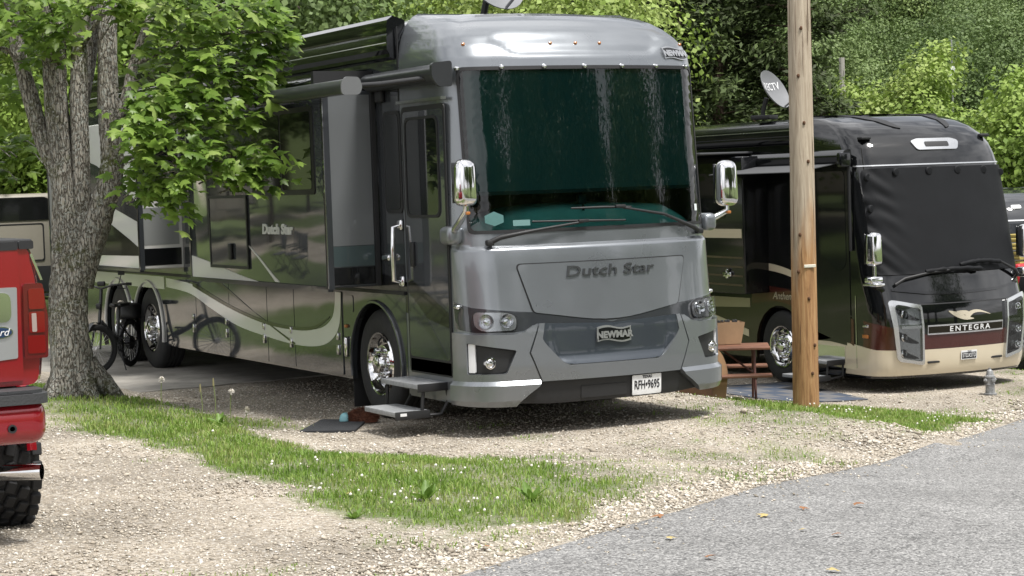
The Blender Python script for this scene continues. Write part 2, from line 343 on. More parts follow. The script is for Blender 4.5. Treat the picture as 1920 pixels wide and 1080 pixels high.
# ---- ground material
def ground_material():
    m = bpy.data.materials.new('gravel_and_soil'); m.use_nodes = True; n = m.node_tree; b = n.nodes['Principled BSDF']; K = n.links
    t = n.nodes.new('ShaderNodeTexCoord'); at = n.nodes.new('ShaderNodeAttribute'); at.attribute_name = 'grass'
    vo = n.nodes.new('ShaderNodeTexVoronoi'); vo.inputs['Scale'].default_value = 60; K.new(t.outputs['Object'], vo.inputs['Vector'])
    vo2 = n.nodes.new('ShaderNodeTexVoronoi'); vo2.inputs['Scale'].default_value = 95; K.new(t.outputs['Object'], vo2.inputs['Vector'])
    sx = n.nodes.new('ShaderNodeSeparateColor'); K.new(vo.outputs['Color'], sx.inputs['Color'])
    r = n.nodes.new('ShaderNodeValToRGB'); e = r.color_ramp.elements; e[0].position = 0; e[0].color = (.18, .158, .13, 1); e[1].position = 1; e[1].color = (.50, .47, .425, 1)
    q = e.new(.35); q.color = (.335, .29, .23, 1); q = e.new(.7); q.color = (.42, .375, .31, 1); K.new(sx.outputs['Red'], r.inputs['Fac'])
    sx2 = n.nodes.new('ShaderNodeSeparateColor'); K.new(vo2.outputs['Color'], sx2.inputs['Color'])
    mr = n.nodes.new('ShaderNodeMapRange'); mr.inputs['To Min'].default_value = .72; mr.inputs['To Max'].default_value = 1.15; K.new(sx2.outputs['Green'], mr.inputs['Value'])
    z = n.nodes.new('ShaderNodeTexNoise'); z.inputs['Scale'].default_value = .8; z.inputs['Detail'].default_value = 7; K.new(t.outputs['Object'], z.inputs['Vector'])
    mr2 = n.nodes.new('ShaderNodeMapRange'); mr2.inputs['From Min'].default_value = .3; mr2.inputs['From Max'].default_value = .7; mr2.inputs['To Min'].default_value = .64; mr2.inputs['To Max'].default_value = 1.16; K.new(z.outputs['Fac'], mr2.inputs['Value'])
    mu = n.nodes.new('ShaderNodeMath'); mu.operation = 'MULTIPLY'; K.new(mr.outputs[0], mu.inputs[0]); K.new(mr2.outputs[0], mu.inputs[1])
    sc = n.nodes.new('ShaderNodeVectorMath'); sc.operation = 'SCALE'; K.new(r.outputs['Color'], sc.inputs[0]); K.new(mu.outputs[0], sc.inputs['Scale'])
    zs = n.nodes.new('ShaderNodeTexNoise'); zs.inputs['Scale'].default_value = 14; zs.inputs['Detail'].default_value = 6; K.new(t.outputs['Object'], zs.inputs['Vector'])
    so_ = n.nodes.new('ShaderNodeValToRGB'); e = so_.color_ramp.elements; e[0].position = .35; e[0].color = (.055, .075, .02, 1); e[1].position = .7; e[1].color = (.10, .16, .035, 1); K.new(zs.outputs['Fac'], so_.inputs['Fac'])
    mx = n.nodes.new('ShaderNodeMix'); mx.data_type = 'RGBA'; K.new(at.outputs['Fac'], mx.inputs['Factor']); K.new(sc.outputs['Vector'], mx.inputs['A']); K.new(so_.outputs['Color'], mx.inputs['B'])
    K.new(mx.outputs['Result'], b.inputs['Base Color']); b.inputs['Roughness'].default_value = .95; b.inputs['Specular IOR Level'].default_value = .2
    bp = n.nodes.new('ShaderNodeBump'); bp.inputs['Strength'].default_value = .9; bp.inputs['Distance'].default_value = .012; bp.invert = True
    K.new(vo.outputs['Distance'], bp.inputs['Height']); K.new(bp.outputs['Normal'], b.inputs['Normal'])
    return m
def asphalt_material():
    m = bpy.data.materials.new('asphalt'); m.use_nodes = True; n = m.node_tree; b = n.nodes['Principled BSDF']; K = n.links
    t = n.nodes.new('ShaderNodeTexCoord'); vo = n.nodes.new('ShaderNodeTexVoronoi'); vo.inputs['Scale'].default_value = 92; K.new(t.outputs['Object'], vo.inputs['Vector'])
    s = n.nodes.new('ShaderNodeSeparateColor'); K.new(vo.outputs['Color'], s.inputs['Color'])
    r = n.nodes.new('ShaderNodeValToRGB'); e = r.color_ramp.elements; e[0].position = 0; e[0].color = (.075, .075, .076, 1); e[1].position = 1; e[1].color = (.42, .417, .41, 1)
    q = e.new(.45); q.color = (.18, .18, .178, 1); q = e.new(.8); q.color = (.285, .283, .278, 1); K.new(s.outputs['Red'], r.inputs['Fac'])
    z = n.nodes.new('ShaderNodeTexNoise'); z.inputs['Scale'].default_value = .7; z.inputs['Detail'].default_value = 8; z.inputs['Roughness'].default_value = .7; K.new(t.outputs['Object'], z.inputs['Vector'])
    mr = n.nodes.new('ShaderNodeMapRange'); mr.inputs['From Min'].default_value = .3; mr.inputs['From Max'].default_value = .7; mr.inputs['To Min'].default_value = .74; mr.inputs['To Max'].default_value = 1.16; K.new(z.outputs['Fac'], mr.inputs['Value'])
    sc = n.nodes.new('ShaderNodeVectorMath'); sc.operation = 'SCALE'; K.new(r.outputs['Color'], sc.inputs[0]); K.new(mr.outputs[0], sc.inputs['Scale'])
    ck = n.nodes.new('ShaderNodeTexVoronoi'); ck.feature = 'DISTANCE_TO_EDGE'; ck.inputs['Scale'].default_value = .42
    cw = n.nodes.new('ShaderNodeTexNoise'); cw.inputs['Scale'].default_value = 2.2; cw.inputs['Detail'].default_value = 6; K.new(t.outputs['Object'], cw.inputs['Vector'])
    ca_ = n.nodes.new('ShaderNodeVectorMath'); ca_.operation = 'MULTIPLY_ADD'; ca_.inputs[1].default_value = (.9, .9, .9); K.new(cw.outputs['Color'], ca_.inputs[0]); K.new(t.outputs['Object'], ca_.inputs[2]); K.new(ca_.outputs[0], ck.inputs['Vector'])
    cr = n.nodes.new('ShaderNodeMapRange'); cr.inputs['From Max'].default_value = .006; cr.inputs['To Min'].default_value = .55; K.new(ck.outputs['Distance'], cr.inputs['Value'])
    sc2 = n.nodes.new('ShaderNodeVectorMath'); sc2.operation = 'SCALE'; K.new(sc.outputs['Vector'], sc2.inputs[0]); K.new(cr.outputs[0], sc2.inputs['Scale'])
    K.new(sc2.outputs['Vector'], b.inputs['Base Color']); b.inputs['Roughness'].default_value = .85; b.inputs['Specular IOR Level'].default_value = .3
    bp = n.nodes.new('ShaderNodeBump'); bp.inputs['Strength'].default_value = .8; bp.inputs['Distance'].default_value = .008; bp.invert = True
    K.new(vo.outputs['Distance'], bp.inputs['Height']); K.new(bp.outputs['Normal'], b.inputs['Normal']); return m

def axis_pts(lo, hi, fine, far):
    a = list(np.arange(lo, hi+1e-6, fine)); s = fine; x = hi
    while x < far: s *= 1.22; x += s; a.append(x)
    s = fine; x = lo
    while x > -far: s *= 1.22; x -= s; a.insert(0, x)
    return np.array(a)
gx = axis_pts(-9, 13, .17, 420); gy = axis_pts(-12, 13, .17, 420)
XX, YY = np.meshgrid(gx, gy); ZZ = G(XX, YY)
near_m = sm((14-np.hypot(XX-1, YY+1))/4)
ZZ = ZZ+near_m*.02*(fbm(XX, YY, 1.7)-.5)*(np.clip(np.maximum.reduce([-.3-XX, XX-2.8, -.2-YY, 0*XX]), 0, 1))
ZZ = ZZ-.05*(road_sd(XX, YY) > .15)
nx, ny = len(gx), len(gy); idx = np.arange(nx*ny).reshape(ny, nx)
F = np.stack([idx[:-1, :-1], idx[:-1, 1:], idx[1:, 1:], idx[1:, :-1]], -1).reshape(-1, 4)
me = fast_mesh('ground', np.stack([XX, YY, ZZ], -1).reshape(-1, 3), F, ground_material(), True)
ga = me.attributes.new('grass', 'FLOAT', 'POINT'); ga.data.foreach_set('value', (grass_density(XX, YY)*.92).ravel().astype(np.float32))
tag(link('ground', me), kind='structure')
# ---- road: one sheet with a ragged edge
ss = np.concatenate([np.linspace(0, 28, 30), np.arange(28.3, 70, .12), np.linspace(70.5, _rd[-1], 40)])
tt = np.concatenate([[0, .03, .12, .3, .6], np.linspace(1, 7.4, 14)])
ex = np.interp(ss, _rd, ROAD_E[:, 0]); ey = np.interp(ss, _rd, ROAD_E[:, 1]); dx = np.gradient(ex, ss); dy = np.gradient(ey, ss); ln = np.hypot(dx, dy)
nxr, nyr = dy/ln, -dx/ln
rag = .16*(fbm(ss, 0*ss, .9)-.5)+.09*(fbm(ss, 0*ss+9, 4.0)-.5)
RX = ex[:, None]+nxr[:, None]*(tt[None]+rag[:, None]*np.exp(-tt[None])); RY = ey[:, None]+nyr[:, None]*(tt[None]+rag[:, None]*np.exp(-tt[None]))
RZ = G(RX, RY)+.012-.03*(tt[None] == 0)
n1, n2 = RX.shape; idx = np.arange(n1*n2).reshape(n1, n2)
F = np.stack([idx[:-1, :-1], idx[1:, :-1], idx[1:, 1:], idx[:-1, 1:]], -1).reshape(-1, 4)
tag(link('road', fast_mesh('road', np.stack([RX, RY, RZ], -1).reshape(-1, 3), F, asphalt_material(), True)), kind='structure')
# ---- concrete parking pad under the rear of the grey motorhome
conc = M('concrete', (.27, .255, .23), .9, var=(2.2, .3), bump=(60, .25))
mb = MB()
edge = [(-1.55, 13.6), (-1.52, 6.35)]+[(x, 6.35+.5*(x+1.5)/4.4+.05*math.sin(x*7)) for x in np.linspace(-1.4, 2.9, 12)]+[(2.95, 13.6)]
mb.prism(edge, 'z', -.1, .012); tag(mb.build('concrete_pad', conc, smooth=None), kind='structure')

# ---- loose stones of the gravel
def scatter(n, x0, x1, y0, y1): return rng.uniform(x0, x1, n), rng.uniform(y0, y1, n)
def view_filter(x, y, pad=1.08):
    d = np.stack([x-CAM[0], y-CAM[1], G(x, y)-CAM[2]], -1); z = d@_f; px = (d@_r)/z*3788.3; py = -(d@_u)/z*3788.3
    return (z > 5) & (np.abs(px) < 960*pad) & (py < 540*pad), z
oct_v = np.array([(1, 0, 0), (0, 1, 0), (-1, 0, 0), (0, -1, 0), (0, 0, 1), (0, 0, -1)], float)
oct_f = np.array([(0, 1, 4), (1, 2, 4), (2, 3, 4), (3, 0, 4), (1, 0, 5), (2, 1, 5), (3, 2, 5), (0, 3, 5)])
sx_, sy_ = scatter(620000, -7.5, 10, -9, 9); ok, dz = view_filter(sx_, sy_); sx_, sy_, dz = sx_[ok], sy_[ok], dz[ok]
rs = road_sd(sx_, sy_); gd = grass_density(sx_, sy_)
rim = np.exp(-((rs+.25)/.3)**2)
pk = (rs < .9) & (rng.random(len(sx_)) < np.where(rs > 0, .16*np.exp(-rs/.22), 1)* np.clip((13.0/dz)**2, .12, 1)*(1-.93*np.clip(gd*1.6, 0, 1))*(.55+.45*rim)) & ~((sx_ > -1.6) & (sx_ < 3) & (sy_ > 6.2))
sx_, sy_, rim, dz = sx_[pk], sy_[pk], rim[pk], dz[pk]; n = len(sx_)
size = rng.lognormal(math.log(.0060), .40, n)*(1+.55*rim)*(dz/11)**.35
V = oct_v[None]*(1+rng.uniform(-.3, .3, (n, 6, 1)))*size[:, None, None]*np.array([1.25, .95, .6])[None, None]
a = rng.uniform(0, 6.28, n); c, s_ = np.cos(a)[:, None], np.sin(a)[:, None]
V = np.stack([V[..., 0]*c-V[..., 1]*s_, V[..., 0]*s_+V[..., 1]*c, V[..., 2]+rng.uniform(-.4, .4, (n, 1))*V[..., 0]], -1)
V += np.stack([sx_, sy_, G(sx_, sy_)+size*.25+np.where(road_sd(sx_, sy_) > 0, .012, 0)], -1)[:, None]
F = (oct_f[None]+(np.arange(n)*6)[:, None, None]).reshape(-1, 3)
def stone_material():
    m = bpy.data.materials.new('limestone_chips'); m.use_nodes = True; n_ = m.node_tree; b = n_.nodes['Principled BSDF']; K = n_.links
    g = n_.nodes.new('ShaderNodeNewGeometry'); r = n_.nodes.new('ShaderNodeValToRGB'); e = r.color_ramp.elements
    e[0].position = 0; e[0].color = (.20, .178, .145, 1); e[1].position = 1; e[1].color = (.62, .59, .535, 1)
    q = e.new(.3); q.color = (.35, .305, .245, 1); q = e.new(.65); q.color = (.445, .40, .33, 1)
    K.new(g.outputs['Random Per Island'], r.inputs['Fac']); K.new(r.outputs['Color'], b.inputs['Base Color']); b.inputs['Roughness'].default_value = .9; return m
print('stones', n)
tag(link('gravel_stones', fast_mesh('gravel_stones', V.reshape(-1, 3), F, stone_material())), 'loose tan limestone gravel spread over the parking pads', 'gravel', kind='stuff')

# ---- grass blades
def blades(x, y, h, w_, lean=.5):
    n = len(x); a = rng.uniform(0, 6.28, n); b = rng.uniform(0, 6.28, n); l = h*rng.uniform(.1, lean, n)
    z = G(x, y); ca, sa = np.cos(a)*w_, np.sin(a)*w_; lx, ly = np.cos(b)*l, np.sin(b)*l
    P = np.empty((n, 5, 3))
    P[:, 0] = np.stack([x-ca, y-sa, z-.01], -1); P[:, 1] = np.stack([x+ca, y+sa, z-.01], -1)
    P[:, 2] = np.stack([x+ca*.8+lx*.35, y+sa*.8+ly*.35, z+h*.6], -1); P[:, 3] = np.stack([x-ca*.8+lx*.35, y-sa*.8+ly*.35, z+h*.6], -1)
    P[:, 4] = np.stack([x+lx, y+ly, z+h*(1-.25*(l/h)**2)], -1)
    i = (np.arange(n)*5)[:, None]
    F = np.concatenate([i+np.array([[0, 1, 2]]), i+np.array([[0, 2, 3]]), i+np.array([[3, 2, 4]])])
    return P.reshape(-1, 3), F
grass_m = leafmat('grass_blades', [(.06, .11, .018), (.13, .23, .034), (.21, .33, .055), (.34, .36, .14)], .35, .55, 1.5)
gx_, gy_ = scatter(680000, -7.5, 14, -9, 10); ok, dz = view_filter(gx_, gy_); gx_, gy_, dz = gx_[ok], gy_[ok], dz[ok]
gd = grass_density(gx_, gy_); pk = rng.random(len(gx_)) < gd*np.clip((14/dz)**1.2, .25, 1)
pk &= ~((gx_ > -1.6) & (gx_ < 3) & (gy_ > 6.2)); gx_, gy_, gd, dz = gx_[pk], gy_[pk], gd[pk], dz[pk]
hh = rng.uniform(.02, .062, len(gx_))*(.34+.66*gd)*(.75+.6*vnoise(gx_, gy_, 1.3)); V, F = blades(gx_, gy_, hh, rng.uniform(.0022, .0045, len(gx_))*(dz/11)**.6, 1.1)
print('blades', len(gx_))
tag(link('grass', fast_mesh('grass', V, F, grass_m)), 'short green grass and weeds growing between the gravel pads', 'grass', kind='stuff')
# ---- white clover heads in the grass
px_, py_ = scatter(5200, -3.3, 9, -5.6, 5.5); dn = grass_density(px_, py_); ok, _z = view_filter(px_, py_)
cl = (dn > .8) & ok & (fbm(px_+3, py_, 1.0) > .50) & ((py_ < .5) | (px_ > 3)); px_, py_ = px_[cl][:150], py_[cl][:150]
mb = MB()
for x, y in zip(px_, py_):
    z = g1(x, y)+random.uniform(.06, .10); s = random.uniform(.006, .011)
    v = [(x+s*math.cos(a)*math.cos(e), y+s*math.sin(a)*math.cos(e), z+s*math.sin(e)) for e in (-.9, 0, .9) for a in np.arange(0, 6.2, 1.05)]+[(x, y, z+s)]
    f = [(r*6+k, r*6+(k+1) % 6, r*6+6+(k+1) % 6, r*6+6+k) for r in (0, 1) for k in range(6)]+[(12+k, 12+(k+1) % 6, 18) for k in range(6)]
    mb.add(v, f)
tag(mb.build('clover_flowers', M('clover_white', (.72, .70, .64), .8), smooth=None), 'small white clover heads dotted through the grass strips', 'flowers', kind='stuff')
# ------------------------------------------------------------------ vehicle materials
silver = M('silver_grey_paint', (.19, .205, .222), .27, .62, .8, var=(600, .12), rvar=.10)
slate = M('slate_scoop_paint', (.045, .055, .068), .30, .5, .7, rvar=.1)
graph = M('graphite_paint', (.030, .033, .037), .05, 0, .7, bump=(1.3, .45, 1), spec=.4)
dgrey = M('dark_grey_paint', (.042, .046, .052), .05, 0, .7, bump=(1.3, .45, 1), spec=.4)
lsilver = M('light_silver_paint', (.66, .66, .655), .12, .1, .5, bump=(1.3, .40, 1))
blackp = M('black_gloss_paint', (.006, .0065, .0075), .12, 0, .45, rvar=.06, spec=.35)
blackt = M('black_trim_plastic', (.012, .0125, .014), .5, 0, 0, rvar=.15)
rubber = M('tyre_rubber', (.016, .0165, .018), .75, var=(9, .25), bump=(30, .15))
chrome = M('polished_chrome', (.72, .72, .73), .055, 1.0, rvar=.05)
dkchrome = M('dark_chrome_lettering', (.10, .105, .11), .25, .7)
satin = M('satin_badge_metal', (.42, .43, .44), .28, .8)
alu = M('brushed_aluminium', (.45, .45, .46), .32, 1.0, var=(30, .12))
grip = M('step_grit', (.30, .31, .32), .8, 0.2, bump=(160, .6), var=(20, .2))
dark_in = M('dark_interior', (.012, .012, .013), .9)
white_l = M('white_light_bar', (.75, .76, .78), .35)
amber = M('amber_lens', (.38, .14, .03), .2, 0, .5)
redlens = M('red_lens', (.15, .003, .005), .08, 0, 1.0)
clear = glass('clear_lens', (.86, .88, .89), 1.0, 1.5)
wglass = glass('tinted_windscreen', (.27, .58, .56), 1.0, 1.55)
sglass = M('dark_window_glass', (.006, .007, .008), .035, 0, 0, spec=.7)
reflector = M('lamp_reflector', (.62, .62, .63), .12, 1.0)
plate_w = M('plate_white', (.68, .69, .70), .45)
plate_k = M('plate_ink', (.015, .015, .02), .5)
shade_f = M('shade_fabric', (.115, .125, .128), .9, bump=(400, .1))
dash_m = M('dash_vinyl', (.62, .68, .66), .7, var=(3, .1))
awn_m = M('awning_housing_grey', (.022, .024, .027), .4, .1, .2, rvar=.1)
canvas = M('awning_canvas', (.06, .062, .066), .85)

# ------------------------------------------------------------------ coach surfaces
def make_S(bow, rad, V, yend, ycl=.5, recess=None, W2=1.275):
    us = np.linspace(0, 2.6, 1301); ph = np.where(us < 1, bow*us, np.minimum(bow+(us-1)/rad, math.pi/2)); du = us[1]-us[0]
    X = np.concatenate([[0], np.cumsum(np.cos((ph[1:]+ph[:-1])/2)*du)]); Y = np.concatenate([[0], np.cumsum(np.sin((ph[1:]+ph[:-1])/2)*du)])
    k = W2/X[-1]; V = np.array(V)
    def S(u, v):
        a = abs(u); x = np.interp(a, us, X)*k; yy = np.interp(a, us, Y)
        y = np.interp(v, V[:, 0], V[:, 1])+yy; z = np.interp(v, V[:, 0], V[:, 2]); si = np.interp(v, V[:, 0], V[:, 3])
        if recess: y += recess(u, v)
        bl = min(max((y-ycl)/(yend-ycl), 0), 1) if a > 1.2 else 0.0
        si = si*(1-.65*bl); y = min(y, yend)
        return np.array([W2+math.copysign(1, u)*x*(W2-si)/W2, y, z])
    return S, 1+rad*(math.pi/2-bow)
def shell(S, Ut, vs, yend, hole, ustep=.05):
    """grid over the front cap incl. its corners and sides; hole = (u0, v0, v1) left open for the windscreen"""
    fr = sorted(set([round(x, 4) for x in np.arange(0, Ut, ustep)]+[hole[0], Ut])); sidet = [0.15, .4, .7, 1.0]
    Uf = [-u for u in reversed(fr) if u > 0]+fr; V_ = []; nU = len(Uf)+2*len(sidet)
    for v in vs:
        y0 = S(Ut, v)[1]; L_ = max(yend-y0, 0)
        row = [S(-(Ut+L_*t), v) for t in reversed(sidet)]+[S(u, v) for u in Uf]+[S(Ut+L_*t, v) for t in sidet]; V_ += row
    F_ = []; off = len(sidet)
    for j in range(len(vs)-1):
        for i in range(nU-1):
            if off <= i < off+len(Uf)-1:
                uc = .5*(Uf[i-off]+Uf[i-off+1]); vc = .5*(vs[j]+vs[j+1])
                if abs(uc) < hole[0] and hole[1] < vc < hole[2]: continue
            F_.append((j*nU+i, j*nU+i+1, (j+1)*nU+i+1, (j+1)*nU+i))
    m = MB(); m.add(V_, F_); return m
def body_extrude(sec, y0, y1, W):
    """half cross-section (x, z) on the door side, mirrored, run from y0 to y1 with a rear wall"""
    pts = sec+[(W-x, z) for x, z in reversed(sec)]; n = len(pts); m = MB()
    v = [(x, y, z) for y in (y0, y1) for x, z in pts]
    m.add(v, [(i, i+n, i+1+n, i+1) for i in range(n-1)]+[tuple(range(n, 2*n))]); return m
def arch_poly(y0, y1, z0, z1, wheels, ra, zc=.50, n=12):
    """lower wall outline with round wheel openings (seen along x): u = y, v = z"""
    p = [(y0, z1), (y0, z0)]
    for yc in wheels:
        h = zc-z0; a0 = math.asin(min(1, abs(h)/ra)); w_ = ra*math.cos(a0)
        p.append((yc-ra, z0))
        p += [(yc-ra*math.cos(t), zc+ra*math.sin(t)) for t in np.linspace(0, math.pi, n)]
        p.append((yc+ra, z0))
    p += [(y1, z0), (y1, z1)]; return p

def wheel(parent, x, y, z, Rt=.52, w_=.28, sgn=-1, rr=.30, style='chrome', nut=True):
    """truck wheel; sgn: outward direction along x"""
    o = empty('wheel', (x, y, z)); o.parent = parent
    t = MB(); s = sgn
    prof = [(rr, 0), (rr+.03, .012*s), (Rt*.80, .022*s), (Rt*.93, .006*s), (Rt*.985, -.02*s), (Rt, -.05*s)]
    for k in range(4):
        a = -(.05+.05*k+.012)*s; prof += [(Rt, a-.022*s), (Rt-.012, a-.026*s), (Rt-.012, a-.034*s), (Rt, a-.038*s)]
    prof += [(Rt, -(w_-.03)*s), (Rt*.97, -w_*s), (rr, -w_*s)]
    t.lathe(prof, ax='x', n=44); t.build('tyre', rubber, o, 40)
    r = MB()
    r.lathe([(rr+.004, .004*s), (rr-.004, .016*s), (rr-.02, .010*s), (rr-.035, -.035*s), (rr-.055, -.055*s), (.205, -.045*s), (.175, -.015*s), (.16, -.012*s), (.105, -.012*s), (.10, .02*s), (.085, .05*s), (.05, .062*s), (0, .064*s)], ax='x', n=40)
    r.build('rim', chrome if style == 'chrome' else alu, o, 30)
    if Rt > .5 and nut:
        hd = MB(); hd.lathe([(.026, 0), (.026, .006*s), (0, .006*s)], ax='x', n=10); me = mkmesh('hand_hole', hd.v, hd.f, dark_in)
        for k in range(10):
            a = 2*math.pi*(k+.5)/10; link('hand_hole', me, o, (-.043*s, .222*math.cos(a), .222*math.sin(a)))
    if nut:
        nm = MB(); nm.lathe([(.017, 0), (.017, .028*s), (.012, .046*s), (0, .052*s)], ax='x', n=8); me = mkmesh('lug_nut', nm.v, nm.f, chrome, None, 30)
        for k in range(10):
            a = 2*math.pi*k/10; link('lug_nut', me, o, (-.012*s, .137*math.cos(a), .137*math.sin(a)))
    return o

# ------------------------------------------------------------------ grey motorhome in front
W1 = 2.55
def brow(u, v):
    if not 3.2 < v < 3.52: return 0
    hw = .70+.22*min(max((v-3.262)/.14, 0), 1); s = float(sm((hw-abs(u))/.07)); return .028*s*float(sm((v-3.255)/.035))*float(sm((3.52-v)/.10))
VP1 = [(.1, .10, .1, 0), (.2, .06, .2, 0), (.3, .02, .3, 0), (.6, 0, .6, 0), (.9, 0, .9, 0), (1.05, .02, 1.05, 0), (1.4, .055, 1.4, 0), (1.585, .07, 1.585, 0), (1.6, .075, 1.6, 0), (1.632, .118, 1.632, 0), (1.7, .122, 1.7, 0), (1.78, .128, 1.78, 0), (3.15, .25, 3.15, 0), (3.25, .275, 3.25, .005), (3.35, .325, 3.35, .03), (3.45, .405, 3.44, .08), (3.55, .515, 3.52, .15), (3.65, .655, 3.59, .24), (3.75, .82, 3.64, .34), (3.9, 1.1, 3.69, .48), (4.1, 1.5, 3.715, .62)]
S1, UT1 = make_S(.28, .377, VP1, 1.5, recess=brow)
c1 = empty('motorhome', (0, 0, 0), 0, 'large grey and silver motorhome with dark green windscreen, open entry step and wall slides out', 'motorhome')
vs_ = sorted(set([.28, .3, .45, .6, .75, .9, 1.05, 1.2, 1.4, 1.585, 1.6, 1.616, 1.632, 1.65, 1.7, 1.755, 1.9, 2.1, 2.3, 2.5, 2.7, 2.9, 3.05, 3.15, 3.17]+list(np.round(np.arange(3.2, 3.8, .022), 3))+[3.8, 3.85, 3.9, 4.0, 4.1]))
cap = shell(S1, UT1, vs_, 1.5, (1.2, 1.755, 3.15), .045).build('front_cap', silver, c1, 40)
sec1 = [(0, 1.18), (0, 3.3), (.012, 3.42), (.04, 3.52), (.10, 3.61), (.2, 3.67), (.5, 3.70), (1.275, 3.72)]
body_extrude(sec1, 1.49, 12.6, W1).build('body', graph, c1, 40)
# windscreen
pan('windscreen', rect(-1.195, 1.195, 1.758, 3.147, .05), S1, wglass, c1, .002, 0, .09)
pan('windscreen_seal', [rect(-1.215, 1.215, 1.735, 3.165, .06), rect(-1.190, 1.190, 1.765, 3.135, .06)], S1, blackt, c1, .007, .02, .09)
pan('sun_shade', rect(-1.175, 1.175, 2.085, 3.14), S1, shade_f, c1, -.06, 0, .09)
pan('shade_hem', rect(-1.175, 1.175, 2.07, 2.10), S1, blackt, c1, -.055, .012, .09)
mb = MB()
dash = [(1.275+1.13*math.sin(t*1.0)*1.0, 0) for t in (0,)]
prof = [(-1.15, 1.80), (-1.0, 1.86), (-.75, 1.875), (-.55, 1.93), (-.3, 1.955), (.2, 1.96), (.6, 1.945), (.85, 1.93), (1.0, 1.87), (1.15, 1.80)]
v = []
for u, z in prof:
    yb = .55+.14*u*u
    v += [(1.275+u, yb-.28, 1.70), (1.275+u, yb-.22, z-.05), (1.275+u, yb-.10, z), (1.275+u, yb+.45, z+.015), (1.275+u, yb+.55, 1.70)]
mb.add(v, [(i*5+k, i*5+5+k, i*5+6+k, i*5+1+k) for i in range(len(prof)-1) for k in range(4)]); mb.build('dashboard', dash_m, c1, 50)
mb = MB(); mb.box(.1, 2.45, 1.35, 1.4, .9, 3.2); mb.box(.1, 2.45, .5, 1.4, 1.62, 1.66); mb.build('cab_bulkhead', dark_in, c1, None)
mb = MB(); mb.rbox((1.19, .33, 2.0), (.075, .05, .085), .01); mb.tube([(1.19, .30, 1.96), (1.19, .30, 1.9)], .012); mb.tube([(1.19, .33, 2.06), (1.19, .30, 2.12)], .02); mb.build('dash_camera', blackt, c1)
pan('sticker', [(-1.06, 1.83), (-.98, 1.80), (-.90, 1.83), (-.90, 1.89), (-.98, 1.925), (-1.06, 1.89)], S1, M('sticker_teal', (.07, .17, .165), .5), c1, .006, .002)
pan('sticker', rect(-.82, -.67, 1.795, 1.845), S1, M('sticker_pale', (.12, .23, .225), .5), c1, .006, .002)
pan('sticker', rect(1.06, 1.10, 1.86, 1.92), S1, M('sticker_white', (.6, .66, .66), .5), c1, .006, .002)
me = mkmesh('snap', *(lambda m: (m.v, m.f))(MB().lathe([(.022, -.02), (.022, .002), (.016, .014), (0, .018)], ax='y', n=10)), chrome, None, 40)
for u in (-1.20, -.82, -.44, -.06, .32, .70, 1.08):
    p = surf_pt(S1, u, 3.155, .012); link('snap', me, c1, p, (R(180), 0, 0))
# brow: marker lamps and badge
me = mkmesh('marker_lamp', *(lambda m: (m.v, m.f))(MB().lathe([(.016, -.02), (.016, 0), (.011, .010), (0, .013)], ax='y', n=10)), amber, None, 40)
for u in (-1.13, -.325, -.078, .17, 1.17): link('marker_lamp', me, c1, surf_pt(S1, u, 3.365, .006), (R(150), 0, 0))
def flag(u0, u1, v0, v1, amp):
    n = 14; top = [(u0+(u1-u0)*i/n, v1+amp*math.sin(2*math.pi*i/n)) for i in range(n+1)]; bot = [(u0+(u1-u0)*i/n, v0+amp*math.sin(2*math.pi*i/n)) for i in range(n, -1, -1)]
    return top+bot
def badge(S, u, v, w_, h, parent, o=0.0):
    b = pan('badge', flag(u-w_/2, u+w_/2, v-h/2, v+h/2, h*.10), S, satin, parent, .014+o, .03, .05)
    pan('badge_field', flag(u-w_/2*.92, u+w_/2*.92, v-h/2*.78, v+h/2*.78, h*.09), S, blackp, b, .017+o, .006, .05)
    text_on('lettering', 'NEWMAR', S, u, v-.006, h*.62, satin, b, .021+o, .003, sx=w_*.86/(h*.62*3.55), bold=.004)
    return b
badge(S1, 0, .832, .33, .125, c1, .012)
badge(S1, .99, 3.275, .31, .10, c1)
# front panels
pan('hood_gap', rounded([(-.85, 1.474), (.85, 1.474), (.727, 1.045), (0, .928), (-.727, 1.045)], [.05, .05, .04, .3, .04]), S1, blackt, c1, .003, .006, .09)
hood = pan('hood_panel', rounded([(-.838, 1.465), (.838, 1.465), (.716, 1.054), (0, .940), (-.716, 1.054)], [.05, .05, .03, .3, .03]), S1, silver, c1, .010, .012, .07)
text_on('lettering', 'Dutch Star', S1, .02, 1.385, .128, dkchrome, hood, .016, .008, sx=1.55, shear=.12, bold=.001)
band = [(-1.46, 1.16), (-1.25, 1.112), (-.90, 1.072), (-.722, 1.056), (-.4, 1.005), (0, .940), (.4, 1.005), (.722, 1.056), (.9, 1.072), (1.25, 1.112), (1.46, 1.16), (1.46, .93), (1.25, .90), (.9, .893), (.80, .905), (.70, .96), (.35, .945), (0, .925), (-.35, .945), (-.70, .96), (-.80, .905), (-.9, .893), (-1.25, .90), (-1.46, .93)]
pan('dark_band', band, S1, graph, c1, .0045, .006, .06)
def ledge(u, v): return .048+.034*min(max((.486-v)/.034, 0), 1)-.02*min(max((.32-v)/.04, 0), 1)
cen = [(-.69, .956), (-.775, .715), (-.675, .468), (.675, .468), (.775, .715), (.69, .956), (.645, .956)]+spline([(.665, .86), (.655, .80), (.50, .63), (.43, .596)], 4)+spline([(-.43, .596), (-.50, .63), (-.655, .80), (-.665, .86)], 4)+[(-.645, .956)]
bp = pan('bumper', cen, S1, silver, c1, .050, .05, .06)
def dish(u, v): return .044-.036*float(sm((.66-abs(u)-.30*max(0, .80-v))/.12))*float(sm((v-.59)/.09))
